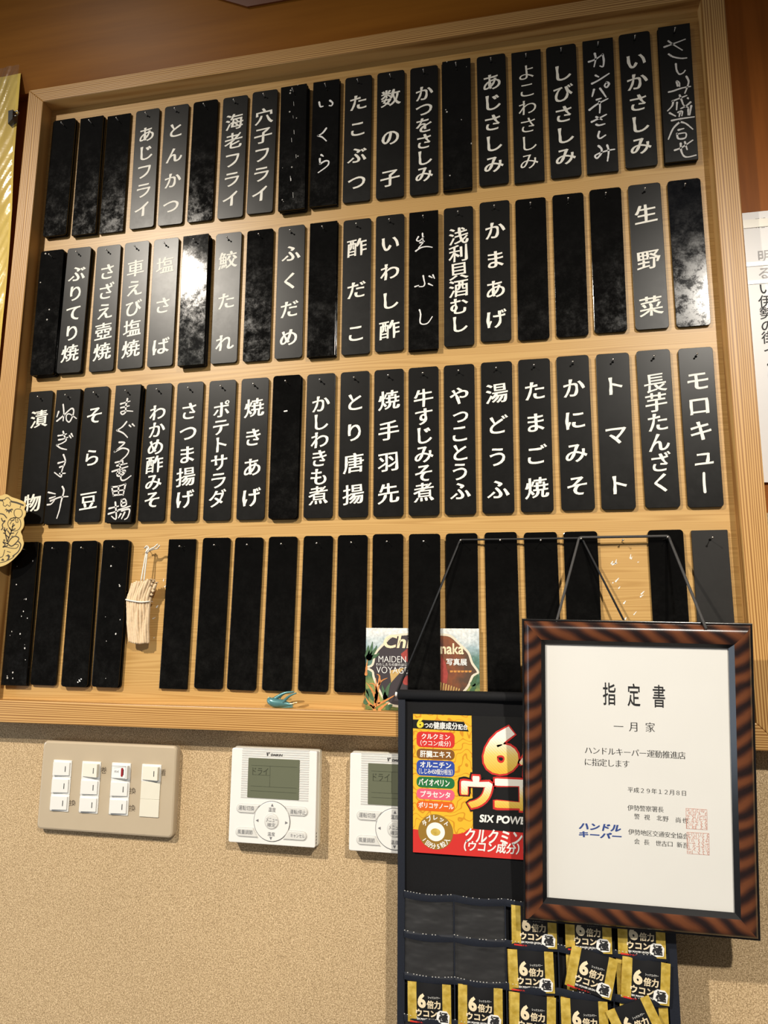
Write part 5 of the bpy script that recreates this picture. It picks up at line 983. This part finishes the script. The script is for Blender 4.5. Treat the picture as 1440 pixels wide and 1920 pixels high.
# ================================================================== FRAMED CERTIFICATE
cc = Vector((0.1152, -0.0746, 1.2892))
Rm = Matrix.Rotation(0.0404, 4, 'Z') @ Matrix.Rotation(0.0983, 4, 'X') @ Matrix.Rotation(0.0163, 4, 'Y')
cert = thing('framed_certificate', 'certificate in a striped mahogany frame hanging by cords at lower right', 'framed certificate', (0, 0, 0))
cert.matrix_world = Matrix.Translation(cc) @ Rm
W2, H2, w2, h2 = 0.2553 / 2, 0.3456 / 2, 0.2025 / 2, 0.2889 / 2
lw = 0.0050     # black inner lip
def ringq(k, A, B):
    j = (k + 1) % 4; return [A[k], A[j], B[j], B[k]]
def rc(w, h): return [(-w, -h), (w, -h), (w, h), (-w, h)]
for k in range(4):
    A, B = rc(W2 - 0.0022, H2 - 0.0022), rc(w2 + lw, h2 + lw); q = ringq(k, A, B)
    ua = Vector(q[3]) - Vector(q[0]); ub = Vector(q[2]) - Vector(q[1])
    mb = MB(); prof = [(0.0, 0.0040), (0.04, 0.0016), (0.10, -0.0008), (0.18, -0.0026), (0.30, -0.0038), (0.45, -0.0042), (0.65, -0.0039), (0.88, -0.0029), (1.0, -0.0018)]
    vs, fs = [], []
    for t_, y in prof:
        a = Vector(q[0]) + ua * t_; b = Vector(q[1]) + ub * t_; vs += [(a.x, y, a.y), (b.x, y, b.y)]
    for m_ in range(len(prof) - 1): fs.append([2 * m_, 2 * m_ + 1, 2 * m_ + 3, 2 * m_ + 2])
    mb.add(vs, fs, 0, True); mb.build('frame_moulding', M['tiger_h' if k in (0, 2) else 'tiger_v'], cert)
mb = MB()
for k in range(4):
    mb.prism(ringq(k, rc(W2, H2), rc(W2 - 0.0022, H2 - 0.0022)), 0.0036, 0.0140, 0.0004)
mb.build('outer_edge', M['frame_black'], cert)
mb = MB()
for k in range(4):
    q = ringq(k, rc(w2 + lw, h2 + lw), rc(w2, h2))
    vs = [(q[0][0], -0.0018, q[0][1]), (q[1][0], -0.0018, q[1][1]), (q[2][0], 0.0030, q[2][1]), (q[3][0], 0.0030, q[3][1])]
    mb.add(vs, [[0, 1, 2, 3]])
mb.build('inner_lip', M['frame_black'], cert)
mb = MB(); mb.prism(rc(w2 + 0.004, h2 + 0.004), 0.0050, 0.0056); sheet = mb.build('certificate_sheet', M['paper'], cert)
mb = MB(); mb.prism(rc(W2 - 0.003, H2 - 0.003), 0.0100, 0.0125); mb.build('back_board', M['frame_black'], cert)
mb = MB()
for ch, b_ in CERT_TEXT:
    b_ = bx(b_); put_char(mb, ch, b_[0], b_[1], b_[2] * 1.06, b_[3] * 1.06, 0.0048, 'semi' if b_[3] > 0.02 else 'mincho')
mb.build('lettering', M['ink'], sheet)
mb = MB()
for tx, b_ in CERT_LOGO: put_fit(mb, tx, bx(b_), 0.0048, 'heavy', slant=0.25)
mb.build('blue_lettering', M['blue_ink'], sheet)
for q, b_ in enumerate(CERT_SEALS):
    b_ = bx(b_); mb = MB(); rs = random.Random(q)
    S = b_[2] / 2 * 0.97
    mb.flat(ribbon([(b_[0] - S, b_[1] - S), (b_[0] + S, b_[1] - S), (b_[0] + S, b_[1] + S), (b_[0] - S, b_[1] + S)], 0.0004, closed=True, k=1), 0.0047)
    for c_ in range(5):
        x = b_[0] + S * (-0.8 + 0.4 * c_)
        for r_ in range(7):
            z = b_[1] + S * (-0.85 + 0.28 * r_)
            k_ = rs.randint(0, 2); e = S * 0.15
            if k_ == 0: st = [(x - e, z), (x + e, z)]
            elif k_ == 1: st = [(x - e, z - e), (x - e, z + e)]
            else: st = [(x + e, z - e), (x + e * 0.2, z), (x + e, z + e)]
            mb.flat(ribbon(st, 0.00038, wob=0.2, k=3), 0.0047)
            mb.flat(ribbon([(x + rs.uniform(-e, e), z - e), (x + rs.uniform(-e, e), z + e)], 0.0003, k=2), 0.0047)
    mb.build('red_seal', M['seal_ink'], sheet)
mb = MB(); mb.flat(poly(rc(w2 + 0.002, h2 + 0.002)), 0.0040); mb.build('glass_pane', M['glass'], cert)
# its thicker braided cord
inv = cert.matrix_world.inverted()
e0, e1 = [Vector(world_mm(p, -0.0870)) for p in P['certcord']]
A1 = [Vector(p) for p in around(n1, 0.0028, n1[1] - 0.0034, (-75, -40, 0))]; A2 = [Vector(p) for p in around(n2, 0.0028, n2[1] - 0.0024, (0, 35, 70))]; m1_, m2_ = A1[0], A2[-1]
d0 = (e0 - m1_).normalized(); d1 = (e1 - m2_).normalized()
loc = [inv @ p for p in [e0 + d0 * 0.010, e0] + A1 + A2 + [e1, e1 + d1 * 0.010]]
mb = MB(); mb.tube([tuple(p) for p in loc], 0.0017, 8); mb.build('hanging_cord', M['grey_cord'], cert)

# ================================================================== POSTCARD
pc = POSTCARD; PY = -0.0060
q = mm(pc['corners']); pcx = sum(p[0] for p in q) / 4; pcz = min(p[1] for p in q)
w_, h_ = 0.1525, 0.1075
pcard = thing('postcard', 'picture postcard with leafy oval emblem standing on the board ledge behind a plaque', 'postcard', (pcx, PY, 1.3445))
x0 = min(q[0][0], q[3][0]) + 0.001
mb = MB(); mb.prism([(x0, 1.3445), (x0 + w_, 1.3445), (x0 + w_, 1.3445 + h_), (x0, 1.3445 + h_)], PY, PY + 0.0006); mb.build('card', M['jungle'], pcard)
def on_pc(name, arts, mat, d):
    mb = MB()
    for a_ in arts: mb.flat(a_, PY - 0.0001 * d)
    return mb.build(name, mat, pcard)
ring = mm(pc['ring'])
on_pc('emblem_picture', [tri_poly(smooth_line(ring, 3, True))], M['dusk'], 1)
M['cream_line'] = flat('cream_outline_print', (0.72, 0.66, 0.52), 0.4); M['leaf'] = flat('green_leaf_print', (0.07, 0.14, 0.07), 0.4, noise=0.4, nscale=300)
M['flower'] = flat('orange_flower_print', (0.62, 0.25, 0.08), 0.4, noise=0.4, nscale=300); M['red_cloth'] = flat('red_figure_print', (0.36, 0.06, 0.05), 0.4, noise=0.4, nscale=300)
M['straw'] = flat('straw_print', (0.55, 0.36, 0.13), 0.4, noise=0.3, nscale=300); M['lamp_print'] = flat('amber_light_print', (0.62, 0.28, 0.07), 0.4)
on_pc('red_shapes', [tri_poly(mm(pc[k])) for k in ('red', 'red2', 'red3')], M['red_cloth'], 2)
on_pc('straw_shape', [tri_poly(mm(pc['gold']))] + [ribbon(mm(s_), 0.0016) for s_ in pc['stripe']], M['straw'], 2)
on_pc('amber_lights', [poly(mm(s_)) for s_ in pc['lights']], M['lamp_print'], 2)
on_pc('emblem_outline', [ribbon(ring, 0.0030, closed=True, k=4)], M['cream_line'], 3)
on_pc('leaves', [ribbon(mm(s_), 0.0060, (1.2, 0.1), 0.15) for s_ in pc['green']], M['leaf'], 4)
on_pc('flowers', [ribbon(mm(s_), 0.0034, (1.2, 0.1), 0.2) for s_ in pc['orange']], M['flower'], 5)
mb = MB(); mc = MB()
for tx, b_, s_ in pc['texts']:
    b_ = bx(b_)
    if s_ == 'script': mc = MB(); put_fit(mc, tx, b_, PY - 0.0006, 'gothic', slant=0.18 if tx == 'Chi' else 0.0); mc.build('cream_lettering', M['cream_print'], pcard)
    elif s_ == 'bold': md = MB(); put_fit(md, tx, b_, PY - 0.0006, 'gothic'); md.build('white_lettering', M['white'], pcard)
    else: mb = MB(); put_fit(mb, tx, b_, PY - 0.0006, s_); mb.build('white_lettering', M['white'], pcard)

# ================================================================== SWALLOW ORNAMENT
bd = BIRD
bird = thing('swallow_ornament', 'small teal enamel swallow with gold edges sitting on the board ledge', 'ornament', (-0.334, -0.014, 1.3445))
YB = -0.014
def tube3(mb, P2, r0, r1, y, k=5, n=8, dy=0.0):
    S = smooth_line(mm(P2), k); m_ = len(S)
    mb.tube([(p[0], y + dy * i / m_, p[1]) for i, p in enumerate(S)], [r0 + (r1 - r0) * i / (m_ - 1) for i in range(m_)], n)
mb = MB(); S = smooth_line(mm(bd['body']), 6); m_ = len(S)
mb.tube([(p[0], YB, p[1]) for p in S], [0.0004 + 0.0058 * math.sin(math.pi * min(1, (i / (m_ - 1)) ** 0.75)) for i in range(m_)], 12)
mb.build('body', M['teal'], bird)
mb = MB(); tube3(mb, bd['w1'], 0.0030, 0.0008, YB - 0.001); tube3(mb, bd['w2'], 0.0016, 0.0006, YB - 0.0005); mb.build('wing', M['teal'], bird)
mb = MB(); tube3(mb, bd['w3'], 0.0026, 0.0008, YB - 0.002, dy=-0.003); mb.build('wing', M['teal'], bird)
mb = MB(); tube3(mb, bd['t1'], 0.0016, 0.0007, YB - 0.001); mb.build('tail', M['gold_edge'], bird)
mb = MB(); tube3(mb, bd['t2'], 0.0022, 0.0008, YB - 0.0005); mb.build('tail', M['teal'], bird)
mb = MB(); bp_ = mm(bd['body'])[0]; mb.tube([(bp_[0] + 0.003, YB, bp_[1] - 0.002), (bp_[0] - 0.0005, YB - 0.001, bp_[1] + 0.001)], [0.0011, 0.0002], 8); mb.build('beak', M['gold_edge'], bird)

# ================================================================== STRIP BUNDLE
ch = CHARM
bun = thing('dried_strip_bundle', 'small bundle of pale dried strips tied with white string on a nail', 'hanging bundle', (-0.5525, -0.012, 1.565))
rb = random.Random(11)
mb = MB()
for k, s_ in enumerate(ch['strips']):
    S = smooth_line(mm(s_), 7); n_ = len(S)
    yo = -0.010 - 0.0035 * math.sin(math.pi * (k + 0.5) / 10)
    mb.tube([(p[0] + rb.uniform(-0.0002, 0.0002), yo + 0.0006 * math.sin(i * 0.35 + k * 1.7) - 0.004 * (1 - i / n_), p[1]) for i, p in enumerate(S)], [0.0025 * (1 + rb.uniform(-0.07, 0.07)) for i in range(n_)], 7)
mb.build('strips', M['bark'], bun)
mb = MB(); T_ = smooth_line(mm(ch['tie']), 6); n_ = len(T_)
front = [(p[0], -0.0195 + 0.004 * (2 * i / (n_ - 1) - 1) ** 2, p[1]) for i, p in enumerate(T_)]
backp = [(p[0], -0.006, p[1]) for p in T_[::-1]]
mb.tube(front + backp, 0.0010, 8, closed=True); mb.build('tie_string', M['string'], bun)
for cn in ('cord1', 'cord2'):
    S = smooth_line(mm(ch[cn]), 6); mb = MB(); mb.tube([(p[0], -0.0115 - 0.004 * i / len(S), p[1]) for i, p in enumerate(S)], 0.0010, 8); mb.build('hanging_string', M['string'], bun)
mb = MB()
for cn in ('knot', 'knot2'):
    S = smooth_line(mm(ch[cn]), 5); mb.tube([(p[0], -0.0125 - 0.0012 * math.sin(i * 0.6) - 0.006 * i / len(S), p[1]) for i, p in enumerate(S)], 0.0010, 8)
mb.build('knot', M['string'], bun)

# ================================================================== GOLD ORNAMENT
gd = GOLD; GY = -0.0285
go = thing('gold_ornament', 'flat gold cut-out ornament of blossoms and waves on the left frame rail', 'ornament', (-0.79, GY, 1.595))
out = smooth_line(mm(gd['outline']), 3, True)
if sum(out[i - 1][0] * out[i][1] - out[i][0] * out[i - 1][1] for i in range(len(out))) < 0: out = out[::-1]
mb = MB(); V, F = tri_poly(out); mb.flat((V, F), GY); mb.add([(p[0], GY + 0.0008, p[1]) for p in V], [f[::-1] for f in F])
mb.add([(p[0], GY, p[1]) for p in V] + [(p[0], GY + 0.0008, p[1]) for p in V], [[i, len(V) + i, len(V) + (i + 1) % len(V), (i + 1) % len(V)] for i in range(len(V))])
mb.build('gold_plate', M['gold_sheet'], go)
mb = MB()
for k, s_ in enumerate(gd['lines']): mb.flat(ribbon(mm(s_), 0.0026 if k < 2 else (0.0017 if 8 < k < 25 else 0.0010), k=4), GY - 0.0002)
for s_ in gd['fills']: mb.flat(tri_poly(mm(s_)), GY - 0.0002)
mb.build('line_art', M['engraved'], go)
mb = MB(); mb.box(-0.795, -0.790, GY + 0.0008, -0.0240, 1.58, 1.61); mb.build('mounting_pad', M['white_plastic'], go)

# ================================================================== YELLOW BANNER
ban = thing('wrapped_banner', 'golden yellow cloth banner in crinkled clear wrap left of the board', 'banner', (-0.93, 0.0, 2.39))
edge = [(-0.8420, 2.387), (-0.8405, 2.30), (-0.8385, 2.24), (-0.8315, 2.14), (-0.8285, 1.99), (-0.8290, 1.85), (-0.8300, 1.55)]
def sheet_mesh(y0, amp, left, top_extra, seed, nz3=46, nx3=10, ridge=0.0):
    mb = MB(); vs, fs = [], []
    for k in range(nz3 + 1):
        z = 2.387 + top_extra - (2.387 + top_extra - 1.55) * k / nz3
        xr = edge[0][0]
        for (xa, za), (xb, zb) in zip(edge, edge[1:]):
            if zb <= z <= za: xr = xa + (xb - xa) * (za - z) / (za - zb)
        for q_ in range(nx3 + 1):
            x = left + (xr - left) * q_ / nx3
            u = 0.91 * x - 0.41 * z; v = 0.41 * x + 0.91 * z      # taut creases run up to the right
            cr = math.sin(u * 430 + 2.2 * math.sin(v * 17 + 1) + 1.5 * math.sin(u * 90)) * (0.35 + 0.65 * math.sin(v * 23 + u * 60) ** 2)
            big_ = math.sin(x * 53 + z * 11 + seed) * math.sin(z * 19 + x * 25)
            vs.append((x, y0 + amp * big_ + ridge * cr, z))
    for k in range(nz3):
        for q_ in range(nx3):
            a = k * (nx3 + 1) + q_; fs.append([a, a + nx3 + 1, a + nx3 + 2, a + 1])
    mb.add(vs, fs, 0, True); return mb
sheet_mesh(-0.0165, 0.0012, -1.15, 0.012, 0.0).build('cloth', M['banner'], ban)
sheet_mesh(-0.0215, 0.0020, -1.02, 0.024, 1.0, 200, 80, 0.0009).build('clear_wrap', M['wrap'], ban)
clip = thing('binder_clip', 'small black clip with steel loop on the banner edge beside the board frame', 'clip', (-0.842, -0.024, 2.313))
mb = MB(); mb.add([(-0.853, -0.024, 2.322), (-0.8415, -0.027, 2.320), (-0.8405, -0.027, 2.303), (-0.851, -0.024, 2.297), (-0.853, -0.014, 2.322), (-0.8415, -0.014, 2.320), (-0.8405, -0.014, 2.303), (-0.851, -0.014, 2.297)],
    [(0, 3, 2, 1), (0, 1, 5, 4), (1, 2, 6, 5), (2, 3, 7, 6), (3, 0, 4, 7), (4, 5, 6, 7)]); mb.build('clip_body', M['clip_black'], clip)
mb = MB(); mb.tube([(-0.841, -0.025, 2.316), (-0.834, -0.025, 2.3185), (-0.8305, -0.025, 2.3135), (-0.833, -0.025, 2.3085), (-0.841, -0.025, 2.309)], 0.0010, 8); mb.build('wire_loop', M['steel'], clip)

# ================================================================== POSTER
po = thing('paper_poster', 'white paper poster with dark vertical writing right of the board', 'poster', (0.42, 0.008, 1.64))
mb = MB(); mb.box(0.2930, 0.5600, 0.0080, 0.0086, 1.6390, 2.0140); mb.build('poster_sheet', M['poster_paper'], po)
mb = MB(); small = MB(); glare_washed = MB()
for chx, b_ in P['ptext']:
    b_ = bx(b_); sz = 0.0185 if b_[2] > 0.012 else 0.0095
    put_char((glare_washed if chx in '明る' else mb) if sz > 0.01 else small, chx, b_[0] + (0.004 if b_[2] > 0.012 else 0.003), b_[1], sz, sz, 0.0078, 'semi')
mb.build('lettering', M['ink'], po); small.build('small_lettering', M['ink'], po); M['glare_washed_ink'] = flat('glare_washed_grey_ink', (0.55, 0.54, 0.54), 0.6); glare_washed.build('glare_washed_lettering', M['glare_washed_ink'], po)  # pale ink paints in the glare that washes out the topmost characters
mb = MB()
for chx, b_ in P['pgrey']: put_char(mb, chx, b_[0] * MM, b_[1] * MM, b_[2] * MM, b_[3] * MM, 0.0078, 'semi')
mb.build('grey_lettering', M['grey_print'], po)
for z, h_ in ((1.997, 0.012), (1.938, 0.006), (1.912, 0.005)):
    mb = MB(); mb.box(0.2935, 0.56, 0.0072, 0.0079, z - h_ / 2, z + h_ / 2); mb.build('tape_strip', M['tape'], po)

# ------------------------------------------------------------------ tidy
bpy.data.objects.remove(_to); bpy.data.curves.remove(_tc)
for o in bpy.data.objects:
    if '_o' in o: del o['_o']
